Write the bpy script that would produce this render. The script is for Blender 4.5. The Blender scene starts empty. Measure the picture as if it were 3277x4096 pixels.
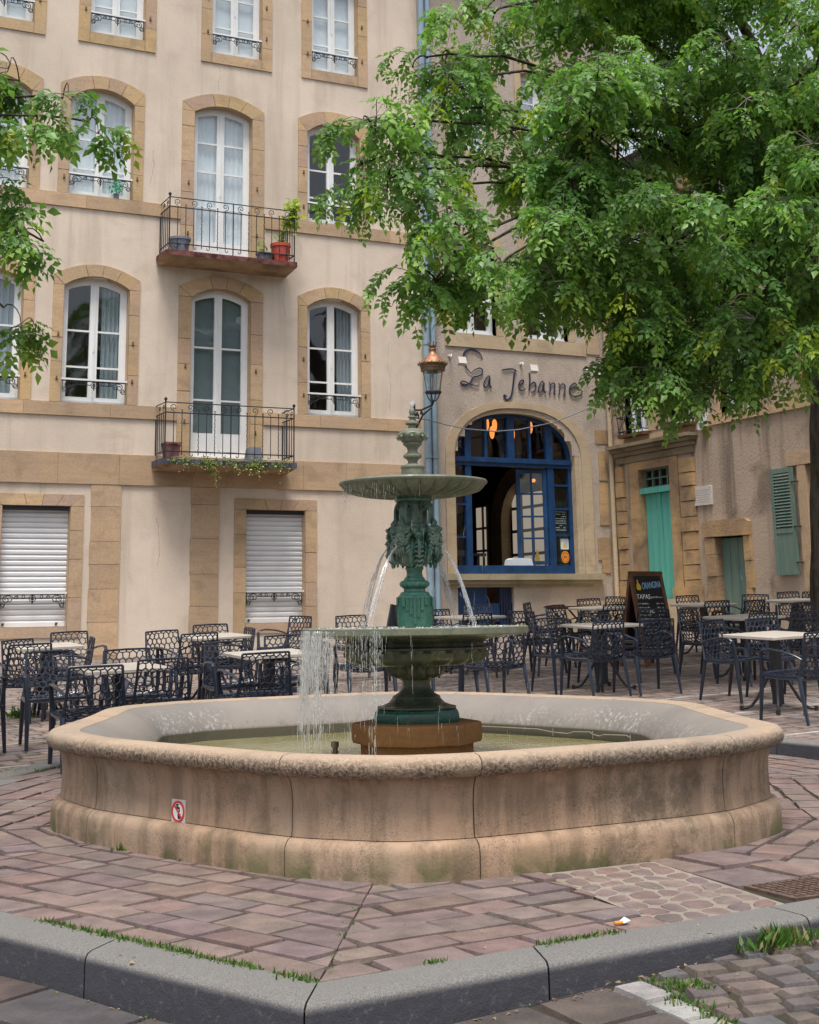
import bpy, bmesh, math, random
import numpy as np
from mathutils import Vector, Matrix, noise
from mathutils.geometry import tessellate_polygon
R = random.Random(7)
PI = math.pi
sc = bpy.context.scene
COL = sc.collection
ORG = {}

# ------------------------------------------------------------------ objects
class MB:
    def __init__(s, xf=None):
        s.v = []; s.f = []; s.t = []; s.xf = xf
    def add(s, vs, fs, tint=None):
        n = len(s.v)
        if s.xf: vs = [s.xf(*p) for p in vs]
        s.v += [tuple(p) for p in vs]
        s.f += [tuple(i + n for i in f) for f in fs]
        if tint is not None:
            s.t += [(n, n + len(vs), tint)]
    def box(s, a0, a1, b0, b1, c0, c1, tint=None):
        s.add([(a0,b0,c0),(a1,b0,c0),(a1,b1,c0),(a0,b1,c0),(a0,b0,c1),(a1,b0,c1),(a1,b1,c1),(a0,b1,c1)],
              [(0,3,2,1),(4,5,6,7),(0,1,5,4),(1,2,6,5),(2,3,7,6),(3,0,4,7)], tint)
    def obox(s, c, size, M=None):
        x,y,z = (k/2 for k in size); M = M or Matrix()
        vs = [Vector(c) + M.to_3x3() @ Vector((i*x,j*y,k*z)) for k in (-1,1) for i,j in ((-1,-1),(1,-1),(1,1),(-1,1))]
        s.add(vs, [(0,3,2,1),(4,5,6,7),(0,1,5,4),(1,2,6,5),(2,3,7,6),(3,0,4,7)])
    def tube(s, pts, r, n=8, flat=1.0, tint=None):
        P = [Vector(p) for p in pts]; m = len(P)
        rr = [r]*m if not hasattr(r, '__len__') else list(r)
        vs = []; ref = None
        for i,p in enumerate(P):
            d = (P[min(i+1,m-1)] - P[max(i-1,0)])
            if d.length < 1e-9: d = Vector((0,0,1))
            d.normalize()
            if ref is None:
                ref = Vector((0,0,1)) if abs(d.z) < .9 else Vector((1,0,0))
            a = ref - d*ref.dot(d)
            if a.length < 1e-6: a = d.orthogonal()
            a.normalize(); b = d.cross(a); ref = a
            for k in range(n):
                t = 2*PI*k/n
                vs.append(p + a*math.cos(t)*rr[i]*flat + b*math.sin(t)*rr[i])
        fs = [(i*n+k, i*n+(k+1)%n, (i+1)*n+(k+1)%n, (i+1)*n+k) for i in range(m-1) for k in range(n)]
        fs += [tuple(range(n-1,-1,-1)), tuple((m-1)*n+k for k in range(n))]
        s.add(vs, fs, tint)
    def lathe(s, prof, n=40, c=(0,0,0), mod=None, rot=0.0, zmod=None):
        vs = []
        for i,(r,z) in enumerate(prof):
            for k in range(n):
                t = 2*PI*k/n + rot
                q = r if mod is None else mod(r, z, t, i)
                vs.append((c[0]+q*math.cos(t), c[1]+q*math.sin(t), c[2]+z+(zmod(t,i) if zmod else 0)))
        m = len(prof)
        fs = [(i*n+k, i*n+(k+1)%n, (i+1)*n+(k+1)%n, (i+1)*n+k) for i in range(m-1) for k in range(n)]
        fs += [tuple(range(n-1,-1,-1)), tuple((m-1)*n+k for k in range(n))]
        s.add(vs, fs)
    def ball(s, c, r, seg=10, rings=7, M=None):
        rx,ry,rz = (r,r,r) if not hasattr(r,'__len__') else r
        vs = []; 
        for i in range(rings+1):
            ph = PI*i/rings
            for k in range(seg):
                t = 2*PI*k/seg
                q = Vector((rx*math.sin(ph)*math.cos(t), ry*math.sin(ph)*math.sin(t), rz*math.cos(ph)))
                if M: q = M.to_3x3() @ q
                vs.append(Vector(c)+q)
        fs = [(i*seg+k, (i+1)*seg+k, (i+1)*seg+(k+1)%seg, i*seg+(k+1)%seg) for i in range(rings) for k in range(seg)]
        s.add(vs, fs)
    def prism(s, outline, b0, b1, order='xz'):
        # outline in (u,v); extruded along the second local axis from b0 to b1
        n = len(outline)
        vs = [(u,b0,v) for u,v in outline] + [(u,b1,v) for u,v in outline]
        tri = tessellate_polygon([[Vector((u,v,0)) for u,v in outline]])
        fs = [tuple(t) for t in tri] + [tuple(i+n for i in reversed(t)) for t in tri]
        fs += [(i,(i+1)%n,n+(i+1)%n,n+i) for i in range(n)]
        s.add(vs, fs)
    def ring(s, outer, inner, b, closed=True):
        # flat strip between two outlines with equal counts, at depth b
        n = len(outer)
        vs = [(u,b,v) for u,v in outer] + [(u,b,v) for u,v in inner]
        m = n if closed else n-1
        s.add(vs, [(i,(i+1)%n,n+(i+1)%n,n+i) for i in range(m)])
    def side(s, outline, b0, b1, closed=True):
        n = len(outline)
        vs = [(u,b0,v) for u,v in outline] + [(u,b1,v) for u,v in outline]
        s.add(vs, [(i,(i+1)%n,n+(i+1)%n,n+i) for i in range(n if closed else n-1)])
    def frame(s, outer, inner, b0, b1):
        s.ring(outer, inner, b0); s.ring(outer, inner, b1); s.side(outer, b0, b1); s.side(inner, b0, b1)
    def build(s, name, m, parent=None, smooth=None, org=None, fixn=True):
        o0 = Vector(org) if org is not None else (ORG[parent.name] if parent else Vector((0,0,0)))
        me = bpy.data.meshes.new(name)
        me.from_pydata([(p[0]-o0.x, p[1]-o0.y, p[2]-o0.z) for p in s.v], [], s.f)
        if fixn:
            bm = bmesh.new(); bm.from_mesh(me); bmesh.ops.recalc_face_normals(bm, faces=bm.faces); bm.to_mesh(me); bm.free()
        if s.t or (not isinstance(m,(list,tuple)) and m in (M.get('stone'),M.get('stone2'))):
            ca = me.color_attributes.new('tint', 'FLOAT_COLOR', 'POINT')
            arr = np.ones((len(s.v),4), dtype=np.float32)
            for a,b,t in s.t: arr[a:b,:3] = t
            ca.data.foreach_set('color', arr.ravel())
        for q in (m if isinstance(m,(list,tuple)) else [m]): me.materials.append(q)
        if smooth is not None:
            me.polygons.foreach_set('use_smooth', [True]*len(me.polygons))
            if smooth > 0: me.set_sharp_from_angle(angle=math.radians(smooth))
        o = bpy.data.objects.new(name, me); COL.objects.link(o)
        if parent: o.parent = parent
        else: o.location = o0
        ORG[o.name] = o0
        return o

def tag(o, label, cat, group=None, kind=None):
    o['label'] = label
    if cat: o['category'] = cat
    if group: o['group'] = group
    if kind: o['kind'] = kind
    return o
def thing(name, label, cat, loc, group=None):
    o = bpy.data.objects.new(name, None); COL.objects.link(o); o.location = loc
    o.empty_display_size = .2; ORG[o.name] = Vector(loc)
    return tag(o, label, cat, group)
def structure(name, mb, m, label, smooth=None):
    o = mb.build(name, m, None, smooth); o['kind'] = 'structure'; o['label'] = label; return o

# ------------------------------------------------------------------ materials
class NT:
    def __init__(s, name):
        s.m = bpy.data.materials.new(name); s.m.use_nodes = True
        s.n = s.m.node_tree.nodes; s.l = s.m.node_tree.links
        s.p = s.n['Principled BSDF']; s.out = s.n['Material Output']
        s.co = s.n.new('ShaderNodeTexCoord').outputs['Object']
    def link(s, a, b): s.l.new(a, b)
    def map(s, sx, sy, sz, loc=(0,0,0)):
        q = s.n.new('ShaderNodeMapping'); q.inputs['Scale'].default_value = (sx,sy,sz); q.inputs['Location'].default_value = loc
        s.link(s.co, q.inputs['Vector']); return q.outputs['Vector']
    def noise(s, scale, det=4, vec=None, rough=.55, dist=0):
        q = s.n.new('ShaderNodeTexNoise'); q.inputs['Scale'].default_value = scale; q.inputs['Detail'].default_value = det
        q.inputs['Roughness'].default_value = rough; q.inputs['Distortion'].default_value = dist
        s.link(vec or s.co, q.inputs['Vector']); return q.outputs['Fac']
    def vor(s, scale, vec=None, feat='F1'):
        q = s.n.new('ShaderNodeTexVoronoi'); q.inputs['Scale'].default_value = scale; q.feature = feat
        s.link(vec or s.co, q.inputs['Vector']); return q.outputs['Distance']
    def ramp(s, fac, a, b, lo=0, hi=1):
        q = s.n.new('ShaderNodeMapRange'); q.inputs[1].default_value = a; q.inputs[2].default_value = b
        q.inputs[3].default_value = lo; q.inputs[4].default_value = hi; q.interpolation_type = 'SMOOTHSTEP'
        s.link(fac, q.inputs[0]); return q.outputs[0]
    def math(s, op, a, b=None):
        q = s.n.new('ShaderNodeMath'); q.operation = op
        for i,k in enumerate((a,b)):
            if k is None: continue
            if isinstance(k,(int,float)): q.inputs[i].default_value = k
            else: s.link(k, q.inputs[i])
        return q.outputs[0]
    def mix(s, fac, a, b, blend='MIX'):
        q = s.n.new('ShaderNodeMix'); q.data_type = 'RGBA'; q.blend_type = blend
        if isinstance(fac,(int,float)): q.inputs[0].default_value = fac
        else: s.link(fac, q.inputs[0])
        for i,k in ((6,a),(7,b)):
            if isinstance(k,(tuple,list)): q.inputs[i].default_value = (*k[:3],1)
            else: s.link(k, q.inputs[i])
        return q.outputs[2]
    def bump(s, h, strength=.3, dist=.01, prev=None):
        q = s.n.new('ShaderNodeBump'); q.inputs['Strength'].default_value = strength; q.inputs['Distance'].default_value = dist
        s.link(h, q.inputs['Height'])
        if prev: s.link(prev, q.inputs['Normal'])
        return q.outputs['Normal']
    def attr(s, name='tint'):
        q = s.n.new('ShaderNodeVertexColor'); q.layer_name = name; return q.outputs['Color']
    def zpos(s):
        q = s.n.new('ShaderNodeSeparateXYZ'); g = s.n.new('ShaderNodeNewGeometry')
        s.link(g.outputs['Position'], q.inputs[0]); return q.outputs['Z']
    def done(s, col, rough=.8, spec=.3, normal=None, metal=0):
        if isinstance(col,(tuple,list)): s.p.inputs['Base Color'].default_value = (*col[:3],1)
        else: s.link(col, s.p.inputs['Base Color'])
        if isinstance(rough,(int,float)): s.p.inputs['Roughness'].default_value = rough
        else: s.link(rough, s.p.inputs['Roughness'])
        s.p.inputs['Specular IOR Level'].default_value = spec; s.p.inputs['Metallic'].default_value = metal
        if normal: s.link(normal, s.p.inputs['Normal'])
        return s.m
def sc_(c, k): return tuple(x*k for x in c)
def simple(name, c, rough=.7, spec=.35, var=.12, scale=8, bump=.15, bs=60, metal=0, tint=False):
    t = NT(name)
    col = t.mix(t.ramp(t.noise(scale,5), .3,.7), sc_(c,1-var), sc_(c,1+var))
    if tint: col = t.mix(1.0, col, t.attr(), 'MULTIPLY')
    nm = t.bump(t.noise(bs,3), bump, .004) if bump else None
    return t.done(col, rough, spec, nm, metal)
def blocks(name, a, b, dark, darkamt=.4):
    m = stone(name, a, b, dark, darkamt); n = m.node_tree.nodes; l = m.node_tree.links; pr = n['Principled BSDF']
    src = pr.inputs['Base Color'].links[0].from_socket
    q = n.new('ShaderNodeVertexColor'); q.layer_name = 'tint'
    x = n.new('ShaderNodeMix'); x.data_type = 'RGBA'; x.blend_type = 'MULTIPLY'; x.inputs[0].default_value = 1
    l.new(src, x.inputs[6]); l.new(q.outputs['Color'], x.inputs[7]); l.new(x.outputs[2], pr.inputs['Base Color']); return m
def plaster(name, c, stain, amt=.5, streak=.5, bs=30, bump=.25):
    t = NT(name)
    col = t.mix(t.ramp(t.noise(.55,5,rough=.6), .35,.7), sc_(c,1.05), sc_(c,.88))
    col = t.mix(t.math('MULTIPLY', t.ramp(t.noise(1.3,6,dist=.6), .52,.72), amt), col, stain)
    st = t.ramp(t.noise(1,6,t.map(2.6,2.6,.2),rough=.62), .46,.70)
    col = t.mix(t.math('MULTIPLY', st, streak), col, stain)
    col = t.mix(t.ramp(t.noise(45,3), .3,.7), col, t.mix(1.0, col, (.9,.9,.9), 'MULTIPLY'))
    return t.done(col, .92, .12, t.bump(t.noise(bs,4), bump, .02, t.bump(t.noise(2.5,3), .15, .05)))
def stone(name, a, b, dark, darkamt=.4, bump=.35):
    t = NT(name)
    col = t.mix(t.ramp(t.noise(1.1,4), .38,.62), a, b)
    col = t.mix(t.math('MULTIPLY', t.ramp(t.noise(2.2,6,dist=.8), .5,.75), darkamt), col, dark)
    col = t.mix(t.ramp(t.noise(30,3,rough=.7), .25,.75), col, t.mix(1.0, col, (.82,.8,.78), 'MULTIPLY'))
    bed = t.noise(1,3,t.map(1.5,1.5,14))
    col = t.mix(t.math('MULTIPLY', t.ramp(bed,.5,.7), .22), col, dark)
    return t.done(col, .9, .15, t.bump(t.noise(22,5), bump, .012))

M = {}
M['plaster'] = plaster('cream_render', (.68,.575,.475), (.46,.375,.295), .45, .55, 40, .2)
M['rough'] = plaster('roughcast', (.48,.41,.35), (.26,.22,.18), .4, .3, 55, .9)
M['wing'] = plaster('old_render', (.44,.355,.28), (.17,.135,.105), .8, .95, 20, .4)
M['stone'] = blocks('yellow_limestone', (.55,.39,.25), (.49,.36,.245), (.26,.185,.12), .45)
M['stone2'] = blocks('pale_limestone', (.52,.42,.29), (.47,.37,.25), (.24,.2,.15), .4)
M['stone3'] = stone('weathered_limestone', (.50,.34,.18), (.33,.23,.145), (.15,.115,.085), .7, .8)
M['white'] = simple('white_paint', (.74,.75,.75), .45, .4, .04, 3, .05)
M['shutter'] = simple('white_slats', (.66,.67,.69), .5, .4, .05, 2, 0)
M['blue'] = simple('blue_paint', (.009,.043,.125), .4, .45, .25, 6, .1)
M['navy'] = simple('navy_paint', (.012,.022,.06), .5, .4, .25, 6, .1)
M['pipe'] = simple('blue_grey_zinc', (.22,.31,.38), .45, .4, .1, 3, .05)
M['iron'] = simple('wrought_iron', (.022,.024,.03), .55, .4, .3, 20, .2)
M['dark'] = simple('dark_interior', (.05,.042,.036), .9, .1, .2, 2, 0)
M['plastic'] = simple('anthracite_plastic', (.017,.0235,.039), .24, .55, .12, 10, 0)
M['tabletop'] = simple('pale_laminate', (.43,.39,.34), .45, .4, .07, 5, .05)
M['darkmetal'] = simple('black_metal', (.018,.02,.026), .4, .5, .2, 20, 0)
M['brown'] = simple('brown_wood', (.12,.055,.03), .6, .3, .3, 9, .2)
M['slate'] = simple('black_slate', (.012,.013,.015), .6, .3, .3, 5, 0)
M['chalk'] = simple('white_chalk', (.7,.7,.68), .9, .1, .1, 40, 0)
M['chalkblue'] = simple('blue_chalk', (.28,.5,.72), .9, .1, .1, 40, 0)
M['yellow'] = simple('yellow_paint', (.72,.45,.03), .6, .3, .1, 20, 0)
M['red'] = simple('red_paint', (.55,.05,.04), .5, .4, .15, 12, 0)
M['orange'] = simple('orange_print', (.72,.25,.04), .5, .3, .12, 12, 0)
M['terracotta'] = simple('red_pot', (.42,.075,.05), .6, .3, .15, 8, .1)
M['greypot'] = simple('grey_pot', (.17,.18,.22), .6, .3, .15, 8, .1)
M['greenleaf'] = None
M['copper'] = simple('copper', (.33,.17,.10), .52, .4, .35, 14, .2, 60, .6)
M['bronze'] = simple('brass', (.16,.115,.065), .6, .4, .3, 14, .2, 60, .4)
M['teal'] = None
M['plaque'] = simple('marble_plaque', (.56,.52,.49), .5, .3, .08, 5, .05)
M['slabedge'] = simple('balcony_paint', (.065,.075,.10), .7, .3, .35, 6, .3)
M['redslab'] = simple('flaking_red_paint', (.13,.052,.045), .8, .2, .6, 7, .4)
M['slabunder'] = simple('balcony_underside', (.30,.21,.13), .9, .1, .3, 3, .3)
M['orangestone'] = stone('ochre_slab', (.25,.125,.05), (.21,.105,.045), (.10,.06,.03), .5)
M['tub'] = simple('white_plastic', (.62,.66,.7), .4, .4, .03, 5, 0)

def mk_glass():
    t = NT('window_glass')
    t.n.remove(t.p)
    tr = t.n.new('ShaderNodeBsdfTransparent'); tr.inputs[0].default_value = (.95,.97,.97,1)
    gl = t.n.new('ShaderNodeBsdfGlossy'); gl.inputs['Roughness'].default_value = .03; gl.inputs[0].default_value = (.95,.97,1,1)
    fr = t.n.new('ShaderNodeFresnel'); fr.inputs['IOR'].default_value = 1.75
    t.link(t.bump(t.noise(1.6,2), .35, .012), gl.inputs['Normal'])
    mx = t.n.new('ShaderNodeMixShader'); gg = t.n.new('ShaderNodeNewGeometry'); t.link(t.math('MULTIPLY', fr.outputs[0], t.math('SUBTRACT', 1.0, gg.outputs['Backfacing'])), mx.inputs[0]); t.link(tr.outputs[0], mx.inputs[1]); t.link(gl.outputs[0], mx.inputs[2])
    t.link(mx.outputs[0], t.out.inputs['Surface']); return t.m
M['glass'] = mk_glass()
def mk_cloth(name, c, tr=.35):
    t = NT(name); t.n.remove(t.p)
    a = t.n.new('ShaderNodeBsdfDiffuse'); b = t.n.new('ShaderNodeBsdfTranslucent')
    col = t.mix(t.noise(7,4), sc_(c,.9), sc_(c,1.05))
    t.link(col, a.inputs[0]); t.link(col, b.inputs[0])
    mx = t.n.new('ShaderNodeMixShader'); mx.inputs[0].default_value = tr
    t.link(a.outputs[0], mx.inputs[1]); t.link(b.outputs[0], mx.inputs[2]); t.link(mx.outputs[0], t.out.inputs['Surface']); return t.m
M['whitecloth'] = mk_cloth('white_curtain', (.82,.87,.92), .1)
M['greycloth'] = mk_cloth('grey_curtain', (.36,.42,.46), .2)
M['greenblind'] = mk_cloth('grey_green_blind', (.21,.255,.265), .1)
M['bluereflect'] = mk_cloth('painted_blue_reflection', (.03,.08,.26), .2)  # blue reflection in the panes, painted as cloth colour
def mk_emit(name, c, e):
    t = NT(name); t.p.inputs['Base Color'].default_value = (*c,1)
    t.p.inputs['Emission Color'].default_value = (*c,1); t.p.inputs['Emission Strength'].default_value = e; return t.m
M['bulb'] = mk_emit('lit_bulb', (1,.34,.08), .7)
M['backlight'] = mk_emit('daylit_back_window', (.55,.46,.36), .32)

def mk_teal():
    t = NT('teal_paint')
    col = t.mix(t.ramp(t.noise(1,5,t.map(14,14,.9)), .4,.7), (.115,.43,.365), (.085,.35,.30))
    col = t.mix(t.math('MULTIPLY', t.ramp(t.noise(5,5), .58,.75), .4), col, (.12,.33,.28))
    return t.done(col, .55, .3, t.bump(t.noise(1,3,t.map(30,30,2)), .2, .004))
M['teal'] = mk_teal()
def mk_oldgreen():
    t = NT('weathered_green_paint')
    col = t.mix(t.ramp(t.noise(1,5,t.map(9,9,1.1)), .4,.65), (.115,.19,.165), (.16,.22,.18))
    col = t.mix(t.ramp(t.noise(1,6,t.map(7,7,2),rough=.7), .62,.74), col, (.42,.40,.35))
    return t.done(col, .75, .2, t.bump(t.noise(1,4,t.map(25,25,3)), .3, .004))
M['oldgreen'] = mk_oldgreen()

def mk_basin():
    t = NT('basin_sandstone')
    col = t.mix(t.ramp(t.noise(.9,4), .36,.64), (.40,.27,.18), (.335,.25,.18))
    st = t.ramp(t.noise(1,6,t.map(9,9,1.1),rough=.65), .42,.64)
    col = t.mix(t.math('MULTIPLY', st, .55), col, (.15,.105,.07))
    col = t.mix(t.math('MULTIPLY', t.math('MULTIPLY', t.ramp(t.noise(4.5,8,rough=.72), .46,.60), t.ramp(t.noise(.8,3), .35,.6,.25,1)), .62), col, (.11,.085,.058))
    z = t.zpos()
    moss = t.math('MULTIPLY', t.ramp(z, .0,.17,1,0), t.ramp(t.noise(3.2,6,dist=.5), .46,.6))
    col = t.mix(t.math('MULTIPLY', moss, .7), col, (.075,.095,.03))
    pit = t.ramp(t.noise(105,4,rough=.8), .50,.66)
    pm = t.math('MULTIPLY', pit, t.ramp(t.noise(2.6,4), .42,.6))
    col = t.mix(t.math('MULTIPLY', pm, .72), col, (.06,.05,.04))
    return t.done(col, .88, .2, t.bump(t.noise(75,4,rough=.7), .35, .008, t.bump(t.noise(6,4), .3, .02)))
M['basin'] = mk_basin()
def mk_rim():
    t = NT('basin_rim_stone')
    col = t.mix(t.ramp(t.noise(1.2,4), .36,.64), (.40,.30,.215), (.335,.265,.20))
    z = t.zpos()
    band = t.ramp(z, .50,.556,1,.12)
    pit = t.math('MULTIPLY', t.ramp(t.noise(58,6,rough=.8,dist=.3), .42,.56), t.ramp(t.noise(3.5,4), .28,.50,.35,1))
    col = t.mix(t.math('MULTIPLY', t.math('MULTIPLY', pit, band), .85), col, (.07,.058,.045))
    col = t.mix(t.math('MULTIPLY', t.ramp(t.noise(3,6,dist=1), .5,.72), .45), col, (.17,.13,.095))
    col = t.mix(t.math('MULTIPLY', t.ramp(t.noise(20,4), .6,.75), .4), col, (.62,.5,.38))
    return t.done(col, .85, .2, t.bump(t.noise(48,5,rough=.75,dist=.4), .6, .012))
M['rim'] = mk_rim()
def mk_inner():
    t = NT('basin_inner_stone')
    col = t.mix(t.ramp(t.noise(1.3,4), .36,.64), (.225,.200,.178), (.18,.165,.152))
    z = t.zpos()
    lime = t.math('MULTIPLY', t.ramp(t.noise(1,6,t.map(34,34,20),rough=.75), .53,.60), t.math('MULTIPLY', t.ramp(t.noise(1.2,4), .45,.62), t.ramp(z,.53,.46,0,1)))
    col = t.mix(t.math('MULTIPLY', lime, .55), col, (.46,.44,.42))
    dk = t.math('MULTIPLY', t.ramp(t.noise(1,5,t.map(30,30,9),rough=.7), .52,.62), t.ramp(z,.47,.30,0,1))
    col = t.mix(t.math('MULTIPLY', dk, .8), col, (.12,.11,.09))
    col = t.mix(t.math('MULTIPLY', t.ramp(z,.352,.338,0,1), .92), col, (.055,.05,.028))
    return t.done(col, .8, .3, t.bump(t.noise(30,4), .3, .008))
M['inner'] = mk_inner()
def mk_metal(name, base, alt, pale, pa, rough):
    t = NT(name)
    col = t.mix(t.ramp(t.noise(5,5,dist=.5), .38,.62), base, alt)
    col = t.mix(t.math('MULTIPLY', t.ramp(t.noise(1,6,t.map(14,14,4)), .5,.7), pa), col, pale)
    col = t.mix(t.ramp(t.noise(60,3), .3,.8), col, t.mix(1.0, col, (.7,.7,.7), 'MULTIPLY'))
    rg = t.ramp(t.noise(9,4), .35,.65, rough-.12, rough+.18)
    return t.done(col, rg, .5, t.bump(t.noise(40,4), .25, .004))
M['verdigris'] = mk_metal('verdigris_iron', (.045,.13,.10), (.14,.20,.155), (.34,.37,.29), .65, .30)
M['deepgreen'] = mk_metal('wet_green_iron', (.008,.075,.058), (.018,.06,.046), (.07,.10,.07), .3, .2)
M['greeniron'] = mk_metal('green_painted_iron', (.028,.145,.10), (.045,.15,.105), (.15,.22,.15), .35, .33)
M['olive'] = mk_metal('limed_iron', (.18,.185,.135), (.135,.15,.105), (.10,.14,.09), .45, .5)
M['darkiron'] = mk_metal('dark_wet_iron', (.035,.045,.035), (.06,.065,.045), (.17,.17,.12), .4, .35)

def mk_paver(name, bump=.3, wet=.75):
    t = NT(name)
    col = t.mix(1.0, t.attr(), t.mix(t.ramp(t.noise(7,5), .3,.7), (.74,.74,.74), (1.16,1.13,1.1)), 'MULTIPLY')
    col = t.mix(t.math('MULTIPLY', t.ramp(t.noise(1.3,5), .5,.75), .35), col, (.10,.085,.075))
    col = t.mix(t.ramp(t.noise(90,3,rough=.7), .3,.75), col, t.mix(1.0, col, (.72,.72,.72), 'MULTIPLY'))
    return t.done(col, wet, .3, t.bump(t.noise(70,5,rough=.7), .55, .008, t.bump(t.noise(11,4), .4, .014)))
M['paver'] = mk_paver('sandstone_slabs')
M['granite'] = None
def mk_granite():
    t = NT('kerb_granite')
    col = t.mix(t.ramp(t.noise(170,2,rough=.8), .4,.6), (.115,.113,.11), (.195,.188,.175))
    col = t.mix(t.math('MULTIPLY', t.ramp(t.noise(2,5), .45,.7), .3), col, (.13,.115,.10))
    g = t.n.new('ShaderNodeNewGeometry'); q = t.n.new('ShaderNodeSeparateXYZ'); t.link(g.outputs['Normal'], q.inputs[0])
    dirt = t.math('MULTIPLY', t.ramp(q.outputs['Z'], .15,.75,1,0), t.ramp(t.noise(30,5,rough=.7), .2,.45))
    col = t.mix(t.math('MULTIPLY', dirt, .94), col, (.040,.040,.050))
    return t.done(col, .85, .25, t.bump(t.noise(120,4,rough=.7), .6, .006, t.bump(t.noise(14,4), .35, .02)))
M['granite'] = mk_granite()
M['joint'] = stone('joint_dirt', (.055,.047,.038), (.045,.04,.03), (.05,.06,.025), .6, .8)
M['mortar'] = stone('pale_mortar', (.28,.245,.205), (.25,.22,.185), (.15,.13,.10), .4, .6)
M['rust'] = simple('rusty_iron', (.10,.065,.05), .7, .3, .35, 20, .5, 50)
def mk_water():
    t = NT('pool_water')
    col = t.mix(t.ramp(t.noise(2,4), .35,.65), (.22,.20,.085), (.29,.27,.15))
    b = t.bump(t.noise(16,3,dist=.5), .28, .02)
    m = t.done(col, .06, .55, b); return m
M['water'] = mk_water()
def mk_spray(name, alpha):
    t = NT(name); t.n.remove(t.p)
    tr = t.n.new('ShaderNodeBsdfTransparent'); df = t.n.new('ShaderNodeBsdfDiffuse'); df.inputs[0].default_value = (.85,.86,.86,1)
    gl = t.n.new('ShaderNodeBsdfGlossy'); gl.inputs['Roughness'].default_value = .15
    tl = t.n.new('ShaderNodeBsdfTranslucent'); tl.inputs[0].default_value = (.85,.86,.86,1)
    m1 = t.n.new('ShaderNodeMixShader'); m1.inputs[0].default_value = .5; t.link(df.outputs[0], m1.inputs[1]); t.link(tl.outputs[0], m1.inputs[2])
    m2 = t.n.new('ShaderNodeMixShader'); m2.inputs[0].default_value = .35; t.link(m1.outputs[0], m2.inputs[1]); t.link(gl.outputs[0], m2.inputs[2])
    m3 = t.n.new('ShaderNodeMixShader')
    f = t.ramp(t.noise(1,4,t.map(60,60,9)), .3,.7, alpha*.45, min(1,alpha*1.5)); t.link(f, m3.inputs[0])
    t.link(tr.outputs[0], m3.inputs[1]); t.link(m2.outputs[0], m3.inputs[2]); t.link(m3.outputs[0], t.out.inputs['Surface']); return t.m
M['spray'] = mk_spray('running_water', .36)
M['mist'] = mk_spray('water_jet', .30)

def mk_leaf(name, rough=.42, trans=.42):
    t = NT(name); a = t.attr()
    t.done(a, rough, .35)
    tl = t.n.new('ShaderNodeBsdfTranslucent')
    t.link(t.mix(1.0, a, (1.35,1.5,.7), 'MULTIPLY'), tl.inputs[0])
    mx = t.n.new('ShaderNodeMixShader'); mx.inputs[0].default_value = trans
    t.link(t.p.outputs[0], mx.inputs[1]); t.link(tl.outputs[0], mx.inputs[2]); t.link(mx.outputs[0], t.out.inputs['Surface']); return t.m
M['leaf'] = mk_leaf('tree_leaves')
M['grass'] = mk_leaf('grass_blades', .5, .3)
def mk_bark():
    t = NT('bark')
    h = t.noise(1,6,t.map(9,9,1.8),rough=.65,dist=.6)
    col = t.mix(t.ramp(h,.35,.65), (.030,.025,.02), (.10,.085,.068))
    col = t.mix(t.math('MULTIPLY', t.ramp(t.noise(3,4), .5,.7), .4), col, (.10,.105,.06))
    return t.done(col, .95, .1, t.bump(h, .9, .05))
M['bark'] = mk_bark()
M['twig'] = simple('pale_twigs', (.17,.155,.12), .8, .2, .3, 12, 0)

# ------------------------------------------------------------------ ground
def gz(x, y):
    x = max(-12, min(26, x)); y = max(-6, min(30, y))
    T = .055 + .0315*(x-3) + .037*(y-13)
    S = -.088 + .04*(x-3.17) + .02*(y-4.6)
    k = max(0, min(1, (y-6.5)/4.0)); k = k*k*(3-2*k)
    return S*(1-k) + T*k
CEN = Vector((4.3, 8.55))
PLAT = [(1.80,4.395),(5.0,4.69),(6.6,5.75),(8.15,8.2),(8.2,9.6),(6.8,12.7),(4.2,12.85),(3.1,12.5),(2.2,11.55),(.36,9.1),(.49,7.65)]
def offset(poly, d):
    n = len(poly); out = []
    for i in range(n):
        a,b,c = Vector(poly[i-1]), Vector(poly[i]), Vector(poly[(i+1)%n])
        n1 = Vector(((b-a).y, -(b-a).x)).normalized(); n2 = Vector(((c-b).y, -(c-b).x)).normalized()
        m = (n1+n2); m = m/ max(.3, m.dot(n1)); out.append(tuple(b + m*d))
    return out
P_IN = offset(PLAT, -.225); P_OUT = offset(PLAT, .20)
def inside(p, poly):
    c = False; n = len(poly)
    for i in range(n):
        x1,y1 = poly[i]; x2,y2 = poly[i-1]
        if (y1 > p[1]) != (y2 > p[1]) and p[0] < (x2-x1)*(p[1]-y1)/(y2-y1)+x1: c = not c
    return c
def clip(poly, conv):
    out = poly
    n = len(conv)
    for i in range(n):
        a = conv[i]; b = conv[(i+1)%n]
        ex,ey = b[0]-a[0], b[1]-a[1]
        src, out = out, []
        for j in range(len(src)):
            p,q = src[j-1], src[j]
            dp = ex*(p[1]-a[1]) - ey*(p[0]-a[0]); dq = ex*(q[1]-a[1]) - ey*(q[0]-a[0])
            if (dp >= 0) != (dq >= 0):
                t = dp/(dp-dq); out.append((p[0]+(q[0]-p[0])*t, p[1]+(q[1]-p[1])*t))
            if dq >= 0: out.append(q)
        if len(out) < 3: return []
    return out
def area(p): return sum(p[i-1][0]*p[i][1]-p[i][0]*p[i-1][1] for i in range(len(p)))/2
def pick(pal):
    c = R.choice(pal); k = R.uniform(.88,1.10); m_ = sum(c)/3; return tuple(min(1,(x*.86+m_*.14)*k*R.uniform(.97,1.03)) for x in c)
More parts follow.
